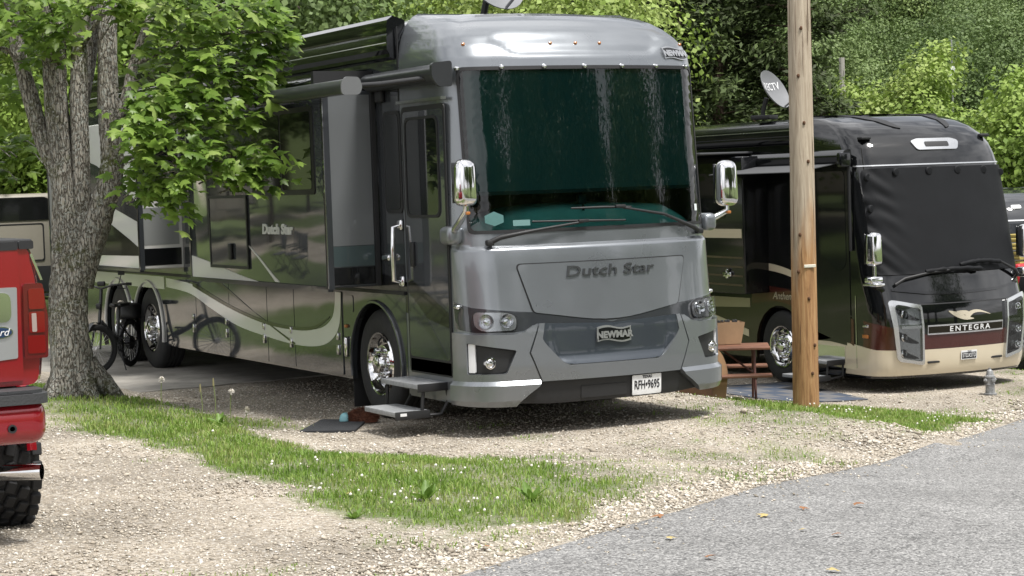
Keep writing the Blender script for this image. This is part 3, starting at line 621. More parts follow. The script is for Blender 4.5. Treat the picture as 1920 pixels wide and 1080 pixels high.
sc_out = spline([(.643, .954), (.663, .86), (.652, .80), (.498, .632), (.43, .599)], 4)+spline([(-.43, .599), (-.498, .632), (-.652, .80), (-.663, .86), (-.643, .954)], 4)+[(-.35, .945), (0, .928), (.35, .945)]
pan('bumper_scoop', sc_out, S1, slate, bp, dish, .03, .03, smooth=60)
for s in (1, -1):
    q = (lambda p: p) if s > 0 else mir
    corner = q([(.79, .715), (.692, .470), (.712, .432), (.80, .37), (.905, .285), (1.45, .285), (1.46, .50), (1.46, .90), (1.25, .885), (.92, .878), (.83, .892), (.74, .945), (.705, .945)])
    fog = q(rounded([(.985, .548), (1.30, .548), (1.30, .815), (.895, .742)], .018))
    cb = pan('bumper_corner', [corner, fog], S1, silver, c1, ledge, .07, .05, smooth=22, vcuts=(.486, .452, .32))
    pan('fog_recess', q(rounded([(.97, .53), (1.31, .53), (1.31, .83), (.88, .75)], .01)), S1, blackt, cb, .006, .004, .06)
    pan('light_bar', q(rect(1.235, 1.295, .56, .805, .008)), S1, white_l, cb, .030, .024, .05)
    pan('fog_bezel', q(rounded([(.985, .565), (1.08, .552), (1.222, .555), (1.222, .79), (.935, .735)], .02)), S1, blackt, cb, .014, .012, .05)
    c_ = surf_pt(S1, s*1.115, .64, .024); fl = MB()
    fl.lathe([(.05, .03), (.05, -.012), (.042, -.014), (.040, 0), (.030, .006)], c_, 'y', 20, mis=[0, 0, 0, 0]); fl.build('fog_lamp_ring', chrome, cb)
    fl = MB(); fl.lathe([(.041, 0), (.034, -.010), (.018, -.016), (0, -.018)], c_, 'y', 20); fl.build('fog_lamp', reflector, cb, 50)
    # headlights: bowl, two reflectors, clear lens
    hl = pan('headlight', q(rounded([(.878, .903), (1.165, .900), (1.245, .945), (1.245, 1.082), (.96, 1.072), (.866, 1.035)], [.05, .05, .06, .05, .05, .05])), S1, blackt, c1, .014, .02, .05)
    pan('headlight_bowl', q(rounded([(.888, .911), (1.16, .908), (1.236, .95), (1.236, 1.074), (.965, 1.064), (.876, 1.03)], [.045]*6)), S1, M('lamp_bowl', (.42, .42, .43), .25, .8), hl, .016, .004, .05)
    for uu, rr in ((.965, .060), (1.13, .066)):
        c_ = surf_pt(S1, s*uu, .99, .016); k = MB(); n_ = surf_pt(S1, s*uu, .99, 1.0)-surf_pt(S1, s*uu, .99, 0.0); n_ = Vector(n_).normalized()
        k.lathe([(rr, .004), (rr*.97, .016), (rr*.75, .006), (rr*.45, .001), (rr*.42, .014), (rr*.2, .020), (0, .021)], ax='z', n=22)
        o = k.build('lamp_reflector', reflector, hl, 25); o.location = c_; o.rotation_euler = n_.to_track_quat('Z', 'Y').to_euler()
    pan('headlight_lens', q(rounded([(.882, .906), (1.163, .903), (1.242, .948), (1.242, 1.079), (.962, 1.069), (.87, 1.032)], [.05]*6)), S1, clear, hl, .042, .026, .05, smooth=50)
    c_ = surf_pt(S1, s*1.42, .83, .008); k = MB(); k.lathe([(.026, 0), (.022, .012), (0, .018)], ax='x', n=14); o = k.build('marker_lamp', amber, c1, 40); o.location = c_; o.rotation_euler = (0, 0, R(180) if s < 0 else 0)
    c_ = surf_pt(S1, s*1.40, 1.118, .012); k = MB(); k.rbox((0, 0, 0), (.05, .09, .04), .018, 3); k.build('chrome_lamp', chrome, c1).location = c_
pan('valance', [(-.90, .29), (-.80, .36), (-.705, .432), (-.675, .46), (.675, .46), (.705, .432), (.80, .36), (.90, .29), (.62, .27), (-.62, .27)], S1, blackt, c1, .012, .03, .07)
pan('tow_cover', rect(-.32, .12, .30, .40, .01), S1, blackt, c1, .018, .008, .06)
pl = pan('licence_plate', rect(.17, .475, .290, .455, .012), S1, plate_w, c1, .030, .008, .05)
text_on('lettering', 'RFH\u20229695', S1, .322, .365, .105, plate_k, pl, .032, .0012, sx=.62, bold=.002)
text_on('lettering', 'TEXAS', S1, .322, .436, .034, plate_k, pl, .032, .0012, sx=1.0, bold=.001)
# crease light on the cowl, wipers
def arm(name, pts, rads, S, parent, out, mat=blackt): 
    m = MB(); m.tube([surf_pt(S, u, v, d) for (u, v), d in zip(pts, out)], rads, 8); return m.build(name, mat, parent, 50)
for P, B in (([(-1.035, 1.66), (-.95, 1.70), (-.60, 1.755), (-.20, 1.805)], [(-.66, 1.825), (-.2, 1.815), (.22, 1.805)]), ([(1.07, 1.675), (.98, 1.71), (.63, 1.84), (.17, 1.918)], [(-.30, 1.926), (0, 1.925), (.29, 1.918)])):
    wv = arm('wiper', P, [.024, .022, .013, .010], S1, c1, [.03, .05, .05, .045])
    arm('wiper_blade', B, [.008, .011, .008], S1, wv, [.028]*3)
    m = MB(); m.rbox(surf_pt(S1, P[0][0], P[0][1], .03), (.07, .06, .05), .015); m.build('wiper_pivot', blackt, wv)
    c0 = P[-1]; m = MB(); m.rbox(surf_pt(S1, c0[0], c0[1]+.008, .045), (.10, .03, .028), .008); m.build('wiper_clip', blackt, wv)
# mirrors
def mirror(parent, base, head, hs=(.20, .17, .40), rz=0, armr=.028):
    m = MB(); m.rbox(head, hs, .075, 5, Matrix.Rotation(rz, 3, 'Z'), taper=.90); mo = m.build('mirror', chrome, parent, 60)
    a = MB(); e = (head[0], head[1], head[2]-hs[2]*.5-.02); b = Vector(base)
    a.tube([b, b.lerp(Vector(e), .5)+Vector((0, 0, -.015)), Vector(e)+Vector((0, 0, -.02)), Vector(e)+Vector((0, 0, .05))], [armr*1.15, armr, armr*.9, armr*.8], 10); a.build('mirror_arm', chrome, mo, 50)
    g = MB(); g.rbox((head[0], head[1]+hs[1]*.5, head[2]), (hs[0]*.8, .012, hs[2]*.85), .005); g.build('mirror_glass', sglass, mo)
    l = MB(); l.rbox((e[0], e[1]-.03, e[2]-.035), (.04, .03, .03), .01); l.build('turn_lamp', amber, mo)
    p = MB(); p.rbox(base, (.14, .22, .16), .05, 4); p.build('mirror_foot', silver, mo, 60); return mo
mirror(c1, (-.01, .50, 1.73), (-.075, .05, 2.18), (.205, .17, .40), R(12))
mirror(c1, (2.55, .46, 1.75), (2.785, .45, 2.095), (.215, .17, .42), R(-6))

# ---- door side wall
SD = side(0.0); kw = dict(sgn=-1)
WH = [2.20, 9.30, 10.60]
low = arch_poly(1.5, 12.6, .335, 1.20, WH, .60, .50)
for xs, sg, nm in ((0.0, -1, 'lower_wall'), (W1, 1, 'lower_wall')):
    pan(nm, low, side(xs), graph, c1, .004, .05, .30, sg)
    for yc in WH:
        m = MB(); m.tube([(xs+sg*.012, yc-.60*math.cos(t), .50+.60*math.sin(t)) for t in np.linspace(-.22, math.pi+.22, 22)], .020, 6); m.build('wheel_arch_trim', dgrey if yc < 5 else lsilver, c1, 60)
m = MB(); m.box(.42, 2.13, .35, 12.5, .42, 1.15); m.box(.05, 2.5, 1.5, 1.55, .36, 1.15); m.box(.05, 2.5, 2.86, 2.9, .40, 1.15); m.box(.05, 2.5, 8.6, 8.64, .36, 1.15); m.box(.05, 2.5, 11.3, 11.35, .36, 1.15); m.build('chassis', dark_in, c1, None)
m = MB(); m.box(.06, 2.49, 2.95, 8.55, .345, .40); m.box(.3, 2.25, .35, 1.5, .30, .40); m.box(.5, 2.05, 1.5, 2.9, .28, .34); m.box(.5, 2.05, 8.6, 12.4, .28, .34); m.build('underbody_light_block', dark_in, c1, None)  # unseen boxes added to keep daylight out from under the motorhome
m = MB(); m.box(.05, 2.5, 1.5, 12.5, 1.10, 1.16); m.build('floor_pan', dark_in, c1, None)
for yc in WH:
    wheel(c1, .035, yc, .515, .515); wheel(c1, W1-.035, yc, .515, .515, sgn=1, nut=False)
m = MB(); m.rbox((.2, 2.92, .22), (.30, .012, .34), .004); m.build('mud_flap', blackt, c1)
# basement compartment doors with catches and swoosh graphics
edges_ = [3.0, 4.27, 5.06, 6.26, 7.41, 8.54]
for a, b in zip(edges_[:-1], edges_[1:]):
    dr = pan('compartment_door', rect(a+.008, b-.008, .36, 1.17, .012, 2), SD, dgrey, c1, .014, .012, .20, **kw)
    for k in ((a+.10),):
        l = MB(); l.rbox((-.022, k, .60), (.018, .05, .10), .006); l.rbox((-.022, k, .73), (.018, .045, .07), .006); l.build('door_catch', chrome, dr)
sw_top = spline([(8.5, 1.05), (7.6, 1.00), (6.9, .86), (6.0, .70), (5.0, .62), (4.2, .585), (3.6, .61), (3.25, .70), (3.06, .86), (3.0, 1.16)], 6)
sw_in = spline([(3.14, 1.165), (3.17, 1.02), (3.25, .90), (3.5, .80), (3.9, .755), (4.6, .75), (5.4, .80), (6.4, .92), (7.4, 1.10), (8.5, 1.16)], 6)
pan('swoosh', sw_top+sw_in, SD, lsilver, c1, .0165, .002, .2, **kw)
pan('swoosh', spline([(7.5, 1.14), (6.3, .93), (5.2, .80), (4.4, .77), (3.75, .80), (3.3, .92)], 6)+spline([(3.32, .90), (3.75, .765), (4.4, .735), (5.2, .765), (6.3, .89), (7.5, 1.09)], 6), SD, blackp, c1, .0185, .002, .2, **kw)
pan('swoosh', [(6.75, 1.165), (6.5, 1.165), (5.2, .80), (4.3, .585), (4.25, .60)], SD, blackp, c1, .0195, .002, .2, **kw)
pan('belt_moulding', rect(1.5, 12.55, 1.185, 1.215), SD, blackt, c1, .02, .03, .5, **kw)
pan('fuel_flap', rect(2.72, 2.92, .98, 1.14, .03), SD, dgrey, c1, .010, .01, .1, **kw)
m = MB(); m.rbox((-.02, 2.90, .64), (.04, .05, .20), .02, 3); m.build('chrome_lamp', chrome, c1); m = MB(); m.rbox((-.015, 2.90, .84), (.03, .05, .035), .012); m.build('marker_lamp', amber, c1)
m = MB(); m.rbox((-.02, 9.95, .78), (.05, .10, .13), .03, 3); m.build('chrome_lamp', chrome, c1)
pan('rear_fender', rect(8.62, 12.5, 1.02, 1.17), SD, lsilver, c1, .007, .005, .3, **kw)
# entry door
dz0, dz1 = .63, 2.84
pan('door_seal', [rect(.545, 1.435, .50, 2.87, .05), rect(.585, 1.395, .655, 2.815, .04)], SD, blackt, c1, .012, .01, .2, **kw)
door = pan('entry_door', rounded([(.575, .645), (1.405, .645), (1.405, 2.825), (.575, 2.825)], .05), SD, dgrey, c1, .016, .014, .2, **kw)
pan('door_window_frame', [rect(.665, 1.365, 1.885, 2.775, .09), rect(.69, 1.34, 1.91, 2.75, .08)], SD, blackt, door, .026, .012, .15, **kw)
pan('door_window', rect(.688, 1.342, 1.908, 2.752, .08), SD, sglass, door, .020, .006, .2, **kw)
pan('door_stripe', [(1.40, 1.36), (1.40, 1.05), (.58, .93), (.58, 1.06)], SD, blackp, door, .0175, .002, .2, **kw)
pan('door_stripe', spline([(1.40, 1.22), (1.1, 1.05), (.85, .86), (.62, .66)], 5)+spline([(.70, .66), (.9, .80), (1.15, .95), (1.40, 1.08)], 5), SD, graph, door, .0185, .002, .2, **kw)
pan('kick_panel', rect(.57, 1.41, .515, .625, .01), SD, chrome, c1, .012, .01, .2, **kw)
m = MB(); m.rbox((-.03, 1.26, 1.56), (.03, .07, .22), .012); m.build('door_handle', blackt, door)
# grab bar, narrow window, porch lamp, latch
m = MB(); m.tube([(-.01, 1.53, 1.82), (-.09, 1.53, 1.80), (-.10, 1.53, 1.6), (-.10, 1.53, 1.32), (-.01, 1.53, 1.30)], .022, 10); m.rbox((-.02, 1.53, 1.82), (.04, .09, .10), .02); m.rbox((-.02, 1.53, 1.31), (.04, .09, .10), .02); m.build('grab_bar', chrome, c1, 50)
nw = pan('side_window', rect(1.475, 1.845, 1.925, 2.85, .07), SD, blackt, c1, .012, .012, .2, **kw)
pan('window_pane', rect(1.51, 1.81, 1.96, 2.815, .06), SD, sglass, nw, .016, .006, .2, **kw)
m = MB(); m.rbox((-.03, 1.86, 3.0), (.05, .14, .12), .015); m.build('porch_lamp', blackt, c1); m = MB(); m.rbox((-.035, 1.80, 1.52), (.06, .16, .06), .02, 3); m.rbox((-.02, 1.80, 1.545), (.03, .20, .025), .01); m.build('bay_latch', chrome, c1)
m = MB(); m.box(-.05, .0, .52, 1.46, 2.90, 2.925); m.build('drip_rail', alu, c1, None)
pan('cap_seam', rect(1.488, 1.512, 2.9, 3.6), SD, blackt, c1, .004, .01, .2, **kw)
pan('side_stripe', [(2.24, 1.40), (2.24, 1.22), (1.45, 1.02), (1.45, 1.30)], SD, blackp, c1, .0025, .002, .2, **kw)
# wall slides
def slide(y0, y1, z0, z1, xo, mat):
    m = MB(); m.rbox((xo/2+.02, (y0+y1)/2, (z0+z1)/2), (abs(xo)+.04, y1-y0, z1-z0), .018, 3); o = m.build('wall_slide', mat, c1, 40)
    t = MB(); t.box(xo-.012, xo+.05, y0-.012, y0+.03, z0-.01, z1+.01); t.box(xo-.012, xo+.05, y1-.03, y1+.012, z0-.01, z1+.01); t.box(xo-.014, xo+.04, y0, y1, z0-.03, z0+.015); t.build('slide_trim', graph, o, None); t = MB(); t.box(xo-.016, xo-.006, y0-.018, y0-.006, z0, z1); t.build('edge_strip', chrome, o, None)
    return o
XO = -.52; SO = side(XO)
sl = slide(2.04, 5.98, 1.255, 3.06, XO, dgrey)
wd = pan('slide_window', rect(2.28, 3.95, 2.12, 2.94, .05), SO, blackt, sl, .012, .012, .2, **kw)
for a, b in ((2.34, 3.10), (3.14, 3.90)): pan('window_pane', rect(a, b, 2.17, 2.89, .04), SO, sglass, wd, .016, .006, .2, **kw)
gd_ = pan('service_door', rect(4.15, 5.28, 1.405, 2.115, .01), SO, dgrey, sl, .012, .012, .2, **kw)
pan('door_frame', [rect(4.13, 5.30, 1.385, 2.135), rect(4.16, 5.27, 1.415, 2.105)], SO, blackt, gd_, .018, .012, .3, **kw)
m = MB(); m.rbox((XO-.03, 4.62, 1.56), (.03, .09, .17), .02); m.build('door_catch', blackt, gd_)
text_on('lettering', 'Dutch Star', SO, 3.31, 1.79, .13, M('white_lettering', (.62, .63, .64), .4), sl, .006, .004, sx=1.42, ud=-1, sgn=-1, shear=.1, bold=.006)
pan('swoosh', spline([(5.95, 1.50), (5.2, 1.42), (4.5, 1.33), (3.9, 1.27)], 5)+[(5.95, 1.27)], SO, lsilver, sl, .003, .002, .3, **kw)
pan('swoosh', spline([(4.5, 1.75), (4.0, 1.58), (3.5, 1.36), (3.3, 1.28)], 5)+spline([(3.42, 1.28), (3.7, 1.42), (4.1, 1.60), (4.5, 1.72)], 5), SO, lsilver, sl, .004, .002, .3, **kw)
SE = endw(2.04)
pan('slide_end_panel', rect(XO+.03, -.06, 1.64, 3.02), SE, M('slide_end_grey', (.15, .16, .168), .33, .3, .6), sl, .003, .004, .3)
pan('slide_end_band', rect(XO+.03, -.06, 1.45, 1.635), SE, M('slide_end_teal_grey', (.055, .08, .085), .35, .3, .6), sl, .003, .004, .3)
pan('slide_end_stripe', rect(XO+.02, -.03, 1.28, 1.44), SE, blackp, sl, .003, .004, .3)
m = MB(); m.box(-.055, -.02, 2.0, 2.038, 1.26, 3.05); m.build('slide_seal', blackt, sl, None)
sr = slide(7.85, 11.9, 1.30, 3.06, XO, lsilver)
pan('swoosh', [(7.90, 1.46), (7.90, 1.56), (8.2, 1.64), (9.3, 1.90), (9.95, 1.80), (11.8, 1.55), (11.8, 1.42)], SO, blackp, sr, .004, .002, .3, **kw)
pan('swoosh', [(7.9, 2.10), (7.9, 1.86), (9.0, 2.05), (11.8, 2.6), (11.8, 2.9), (9.5, 2.55)], SO, dgrey, sr, .004, .002, .3, **kw)
SE2 = endw(7.85)
pan('slide_end_panel', rect(XO+.05, -.04, 1.58, 2.02), SE2, M('slide_end_pale', (.24, .25, .25), .4, .2, .4), sr, .004, .004, .3)
pan('slide_end_stripe', rect(XO+.02, -.02, 2.10, 3.0), SE2, blackp, sr, .004, .004, .3); pan('slide_end_stripe', rect(XO+.02, -.02, 1.34, 1.54), SE2, blackp, sr, .004, .004, .3)
# roof edge awning housing, slide topper, patio awning bar, door awning
m = MB(); hp = [(.10, 3.66), (-.02, 3.70), (-.075, 3.66), (-.085, 3.56), (-.078, 3.54), (-.085, 3.52), (-.085, 3.40), (-.06, 3.36), (-.06, 3.33), (.02, 3.30), (.10, 3.30)]
m.prism(hp, 'y', 1.53, 12.3); m.build('roof_awning', blackp, c1, 30)
pan('roof_awning_seam', rect(1.55, 12.3, 3.455, 3.463), side(-.085), lsilver, c1, .002, .004, .6, **kw)
tp = MB(); tp.tube([(XO-.02, 2.12, 3.13), (XO-.02, 5.95, 3.13)], .055, 14); tp.build('slide_topper', blackp, c1, 40)
tf = MB(); tf.add([(-.02, 2.16, 3.27), (-.02, 5.95, 3.27), (XO-.02, 5.95, 3.185), (XO-.02, 2.16, 3.185)], [(0, 1, 2, 3)]); tf.build('topper_fabric', M('topper_fabric_black', (.02, .02, .022), .45, 0, .3), c1, None)
tb = MB(); tb.box(XO-.07, -.01, 2.06, 2.12, 3.08, 3.24); tb.build('topper_bracket', blackt, c1, None)
ab = MB(); ab.prism(rounded([(-.86, 2.965), (-.74, 2.965), (-.70, 3.02), (-.73, 3.09), (-.84, 3.095), (-.88, 3.03)], .03), 'y', .72, 5.6); bar = ab.build('awning_bar', awn_m, c1, 30)
m = MB(); m.prism(rounded([(-.88, 2.955), (-.72, 2.955), (-.69, 3.02), (-.72, 3.105), (-.85, 3.11), (-.89, 3.03)], .03), 'y', .70, .72); m.build('end_cap', M('cap_grey', (.12, .125, .13), .5), bar)
m = MB(); m.tube([(-.08, .62, 3.09), (-.45, .86, 3.05), (-.78, 1.15, 3.04)], .024, 8); m.tube([(-.08, 1.6, 3.1), (-.45, 1.25, 3.06), (-.78, .95, 3.04)], .022, 8); m.build('awning_arm', blackt, bar, 50)
cs = MB(); cs.prism(rounded([(.0, 3.04), (-.10, 3.04), (-.17, 3.10), (-.17, 3.16), (-.10, 3.20), (.0, 3.21)], .03), 'y', .42, 1.98); ca = cs.build('door_awning', awn_m, c1, 30)
m = MB(); m.prism(rounded([(.0, 3.0), (-.13, 3.0), (-.19, 3.08), (-.19, 3.20), (.0, 3.22)], .03), 'y', .38, .42); m.build('end_cap', awn_m, ca)
# folding entry step
st = empty('entry_step', (0, 0, 0)); st.parent = c1
for x0, x1, z in ((-.28, .05, .43), (-.50, -.18, .205)):
    ly = .80 if z > .3 else .68; m = MB(); m.rbox(((x0+x1)/2, .70+ly/2, z), (x1-x0, ly, .045), .008); m.build('tread', grip, st)
    m = MB(); m.rbox(((x0+x1)/2, .695, z-.01), (x1-x0+.01, .012, .07), .003); m.build('tread_side', blackt, st)
for y in (.72, 1.48):
    m = MB(); m.tube([(.02, y, .30), (-.06, y, .18), (-.22, y, .18)], .016, 6); m.tube([(-.22, y, .42), (-.24, y, .20)], .016, 6); m.tube([(.0, y, .42), (.02, y, .30)], .016, 6); m.build('step_frame', blackt, st)
m = MB(); m.box(-.46, -.40, .686, .6885, .19, .215); m.build('sticker', plate_w, st, None)
m = MB(); m.box(.06, .4, .6, 1.5, .30, .50); m.build('step_box', blackt, c1, None)
# roof dish
def sat_dish(name, loc, rz, tilt, rx, ry, label, text=None, hmast=.25):
    e = empty(name, loc, rz, label, 'satellite dish'); m = MB(); n = 28; rings = 6; v = [(0, 0, 0)]; f = []
    for i in range(1, rings+1):
        r = i/rings
        for k in range(n): a = 2*math.pi*k/n; v.append((rx*r*math.cos(a), ry*r*math.sin(a), .10*r*r))
    f = [(0, 1+k, 1+(k+1) % n) for k in range(n)]+[(1+i*n+k, 1+(i+1)*n+k, 1+(i+1)*n+(k+1) % n, 1+i*n+(k+1) % n) for i in range(rings-1) for k in range(n)]
    R3 = Matrix.Rotation(tilt, 3, 'X'); v2 = [tuple(R3 @ Vector(p)+Vector((0, 0, hmast+ry*.85))) for p in v]; back = [tuple(R3 @ (Vector(p)-Vector((0, 0, .012)))+Vector((0, 0, hmast+ry*.85))) for p in v]
    nv = len(v2); m.add(v2+back, f+[tuple(i+nv for i in reversed(q)) for q in f]+[(1+(rings-1)*n+k, 1+(rings-1)*n+(k+1) % n, nv+1+(rings-1)*n+(k+1) % n, nv+1+(rings-1)*n+k) for k in range(n)])
    m.build('reflector', M('dish_grey', (.16, .165, .175), .6, .1, var=(6, .06)), e, 40)
    b = MB(); b.tube([(0, .12, 0), (0, .12, hmast), (0, .06, hmast+ry*.6)], .035, 8); b.rbox((0, .1, .03), (.3, .3, .06), .01); b.build('mast', blackt, e)
    p0 = R3 @ Vector((0, -ry*.95, .1))+Vector((0, 0, hmast+ry*.85)); p1 = R3 @ Vector((0, -ry*.75, .55))+Vector((0, 0, hmast+ry*.85))
    b = MB(); b.tube([p0, p1], .016, 6); b.rbox(p1, (.14, .08, .08), .02); b.build('feed_arm', alu, e)
    if text:
        tv, tf_ = text_geo(text, .16, .002, .8)
        V = [tuple(R3 @ Vector((x, y+.18*ry+.02, .10*((x/rx)**2+((y+.18*ry)/ry)**2)+.008+z))+Vector((0, 0, hmast+ry*.85))) for x, y, z in tv]
        link('lettering', mkmesh('lettering', V, tf_, plate_w), e)
    return e
sat_dish('satellite_dish', (1.50, 2.55, 3.71), R(15), R(62), .33, .28, 'grey satellite dish on the roof of the grey motorhome, cut off at the top', None, .10)
# ------------------------------------------------------------------ black motorhome behind
cream = M('cream_paint', (.60, .53, .40), .28, .1, .9, rvar=.08)
maroon = M('maroon_paint', (.060, .012, .009), .22, .2, .7, rvar=.08)
brownp = M('brown_paint', (.022, .015, .010), .2, .1, .5, rvar=.08)
champ = M('champagne_paint', (.42, .37, .29), .28, .3, .9, rvar=.08)
blackg = M('deep_black_clearcoat', (.004, .0045, .005), .06, 0, .7, spec=.35)
cover_m = M('windscreen_cover_vinyl', (.009, .0098, .0115), .6, 0, 0, var=(2.0, .15), rvar=.1, spec=.18)
silverch = M('satin_silver', (.58, .59, .60), .22, .9, rvar=.08)
VP2 = [(.1, .2, .1, .05), (.2, .11, .2, .02), (.3, .06, .3, .005), (.4, .04, .4, 0), (.9, 0, .9, 0), (1.15, .02, 1.15, 0), (1.2, .035, 1.2, 0), (1.4, .10, 1.4, 0), (1.6, .17, 1.6, 0), (3.0, .45, 3.0, .015), (3.15, .505, 3.15, .03), (3.3, .58, 3.3, .06), (3.45, .69, 3.43, .11), (3.6, .84, 3.54, .18), (3.75, 1.03, 3.625, .26), (3.95, 1.36, 3.70, .38), (4.2, 2.0, 3.75, .55)]
S2, UT2 = make_S(.30, .36, VP2, 1.9, ycl=.9)
W2_ = 2.55
c2 = empty('motorhome', (8.95, 6.0, -.8), 0, 'black, maroon and cream motorhome with a black cover over its windscreen', 'motorhome')
vs2 = sorted(set([.2, .25, .3, .4, .55, .7, .9, 1.05, 1.15, 1.2, 1.3, 1.4, 1.5, 1.6, 1.8, 2.0, 2.2, 2.4, 2.6, 2.8, 3.0]+list(np.round(np.arange(3.05, 4.2, .05), 3))+[4.2]))
shell(S2, UT2, vs2, 1.9, (.3, -1, -2)).build('front_cap', blackg, c2, 50)
body_extrude([(0, 1.15), (0, 3.35), (.012, 3.46), (.04, 3.56), (.11, 3.65), (.2, 3.70), (.5, 3.74), (1.275, 3.76)], 1.88, 12.6, W2_).build('body', blackp, c2, 40)
def wr(u, v):      # slack cloth: soft folds running in from the door-side edge
    e = float(sm((-.55-u)/.6)); return .022+.012*e*math.sin(9*(v+.55*u)*2.2+2*math.sin(5*v))+.006*e*math.sin(31*(v+.9*u))
pan('windscreen_cover', rect(-1.215, 1.215, 1.565, 2.985, .10), S2, cover_m, c2, wr, .03, .04, smooth=60)
mb = MB()
me = mkmesh('cover_magnet', *(lambda m: (m.v, m.f))(MB().lathe([(.055, -.02), (.055, .006), (.045, .016), (0, .018)], ax='y', n=16)), cover_m, None, 30)
for u, v in ((-1.13, 2.87), (-.74, 2.925), (-.25, 2.93), (.22, 2.93), (.72, 2.925), (1.12, 2.88), (-1.14, 2.45), (-1.12, 2.0)): link('cover_magnet', me, c2, surf_pt(S2, u, v, .026), (R(180), 0, R(-12*u)))
# brow: vent, cameras, moulding
vt = pan('brow_vent', rounded([(-.42, 3.335), (-.34, 3.215), (.34, 3.215), (.42, 3.335), (.30, 3.375), (-.30, 3.375)], .04), S2, silverch, c2, .018, .03, .06)
pan('vent_slot', rect(-.20, .20, 3.255, 3.318, .015), S2, blackt, vt, .024, .008, .06)
for s in (-1, 1):
    m = MB(); m.rbox(surf_pt(S2, s*1.08, 3.40, .02), (.16, .12, .045), .02); m.build('brow_camera', blackt, c2)
pan('brow_moulding', rect(-1.30, 1.30, 3.015, 3.032), S2, silverch, c2, .012, .012, .08)
rdg = lambda s: [(s*.42, 3.56), (s*.56, 3.60), (s*.98, 3.98), (s*1.08, 4.17), (s*.80, 4.10), (s*.60, 3.86)]
for s in (-1, 1): pan('roof_scoop', rounded(rdg(s) if s > 0 else list(reversed(rdg(s))), .04), S2, blackt, c2, .012, .03, .07, smooth=50)
# nose: colour bands, chrome bar, lamps
pan('maroon_band', [(-1.55, .97), (-1.3, .93), (-.60, .765), (.60, .765), (1.3, .93), (1.55, .97), (1.55, .60), (1.3, .58), (.60, .575), (-.60, .575), (-1.3, .58), (-1.55, .60)], S2, maroon, c2, .003, .005, .07)
pan('cream_band', [(-1.9, .66), (-1.55, .62), (-1.3, .585), (-.60, .57), (.60, .57), (1.3, .585), (1.55, .62), (1.9, .66), (1.9, .24), (1.5, .235), (-1.5, .235), (-1.9, .24)], S2, cream, c2, .005, .008, .07)
bar2 = pan('grille_bar', rect(-.62, .62, .765, .895), S2, chrome, c2, .016, .02, .07)
pan('grille_bar_field', rect(-.61, .61, .785, .875), S2, M('dark_chrome', (.045, .04, .03), .12, .9), bar2, .018, .006, .07)
text_on('lettering', 'ENTEGRA', S2, .03, .828, .098, plate_w, bar2, .022, .003, sx=1.22, spacing=1.4, bold=.001)
pan('hood_line', rect(-1.0, 1.0, 1.163, 1.178), S2, blackt, c2, .006, .01, .07)
pan('hood_lip', [(-1.05, 1.36), (-.6, 1.30), (0, 1.285), (.6, 1.30), (1.05, 1.36), (1.05, 1.39), (.6, 1.335), (0, 1.32), (-.6, 1.335), (-1.05, 1.39)], S2, blackp, c2, .02, .02, .07)
lg = empty('emblem', (0, 0, 0)); lg.parent = c2
for pts in ([(-.30, 1.07), (-.12, 1.03), (-.02, .98), (.10, .945), (-.02, .935), (-.12, .955), (-.22, 1.0)], [(-.06, .965), (0, 1.03), (.10, 1.06), (.22, 1.05), (.40, .985), (.24, 1.02), (.12, 1.02), (.05, .985), (.02, .945), (-.03, .935)], [(-.18, 1.055), (-.04, 1.06), (.03, 1.03), (-.03, 1.0), (-.10, 1.02)]):
    pan('swoosh', spline(pts, 4, True), S2, M('emblem_gold', (.62, .55, .42), .15, .9), lg, .012, .01, .07)
for s in (-1, 1):
    q = (lambda p: p) if s > 0 else mir
    cl = pan('lamp_cluster', [q(rounded([(.70, 1.155), (.66, .375), (1.03, .435), (1.14, 1.25)], [.03, .04, .07, .09])), q(rounded([(.725, 1.12), (.69, .42), (.99, .475), (1.065, 1.185)], [.03, .03, .06, .07]))], S2, silverch, c2, .045, .06, .06)
    pan('lamp_backing', q(rounded([(.73, 1.13), (.69, .41), (1.0, .465), (1.075, 1.195)], .03)), S2, M('lamp_backing_silver', (.34, .345, .35), .15, .9), cl, .008, .006, .06)
    pan('cluster_lens', q(rounded([(.725, 1.12), (.69, .42), (.99, .475), (1.065, 1.185)], [.03, .03, .06, .07])), S2, clear, cl, .040, .004, .06)
    for v0, v1 in ((.965, 1.12), (.66, .82), (.455, .60)):
        mid = .5*(v0+v1)
        pan('lamp_shroud', q(spline([(1.04, v1+.02), (.98, v1-.01), (.86, mid), (.735, v0+.01), (.80, v0), (.93, v0+.03), (1.03, mid+.02)], 4, True)), S2, blackp, cl, .014, .008, .06)
        c_ = surf_pt(S2, s*.95, mid+.01, .02); k = MB(); k.lathe([(.052, .02), (.052, -.012), (.042, -.016), (.036, 0), (.02, -.012), (0, -.014)], c_, 'y', 18); k.build('headlight', reflector, cl, 30)
    pan('lamp_bridge', q(rect(.69, .99, .865, .90)), S2, silverch, cl, .03, .03, .06)
    m = MB(); m.rbox(surf_pt(S2, s*.52, .40, .008), (.20, .02, .03), .008); m.build('air_slot', blackt, c2)
    m = MB(); m.rbox(surf_pt(S2, s*1.50, .76, .006), (.03, .12, .05), .012); m.build('marker_lamp', amber, c2); m = MB(); m.rbox(surf_pt(S2, s*1.50, .90, .006), (.03, .12, .04), .012); m.build('chrome_lamp', chrome, c2)
p2 = pan('licence_plate', rect(-.11, .15, .405, .525, .008), S2, plate_w, c2, .022, .006, .05)
pan('plate_field', rect(-.098, .138, .415, .500), S2, plate_k, p2, .0235, .003, .05)
text_on('lettering', 'STDXSTD', S2, .02, .457, .075, plate_w, p2, .025, .001, sx=.68)
text_on('lettering', 'TEXAS', S2, .02, .5125, .022, plate_k, p2, .0235, .001)
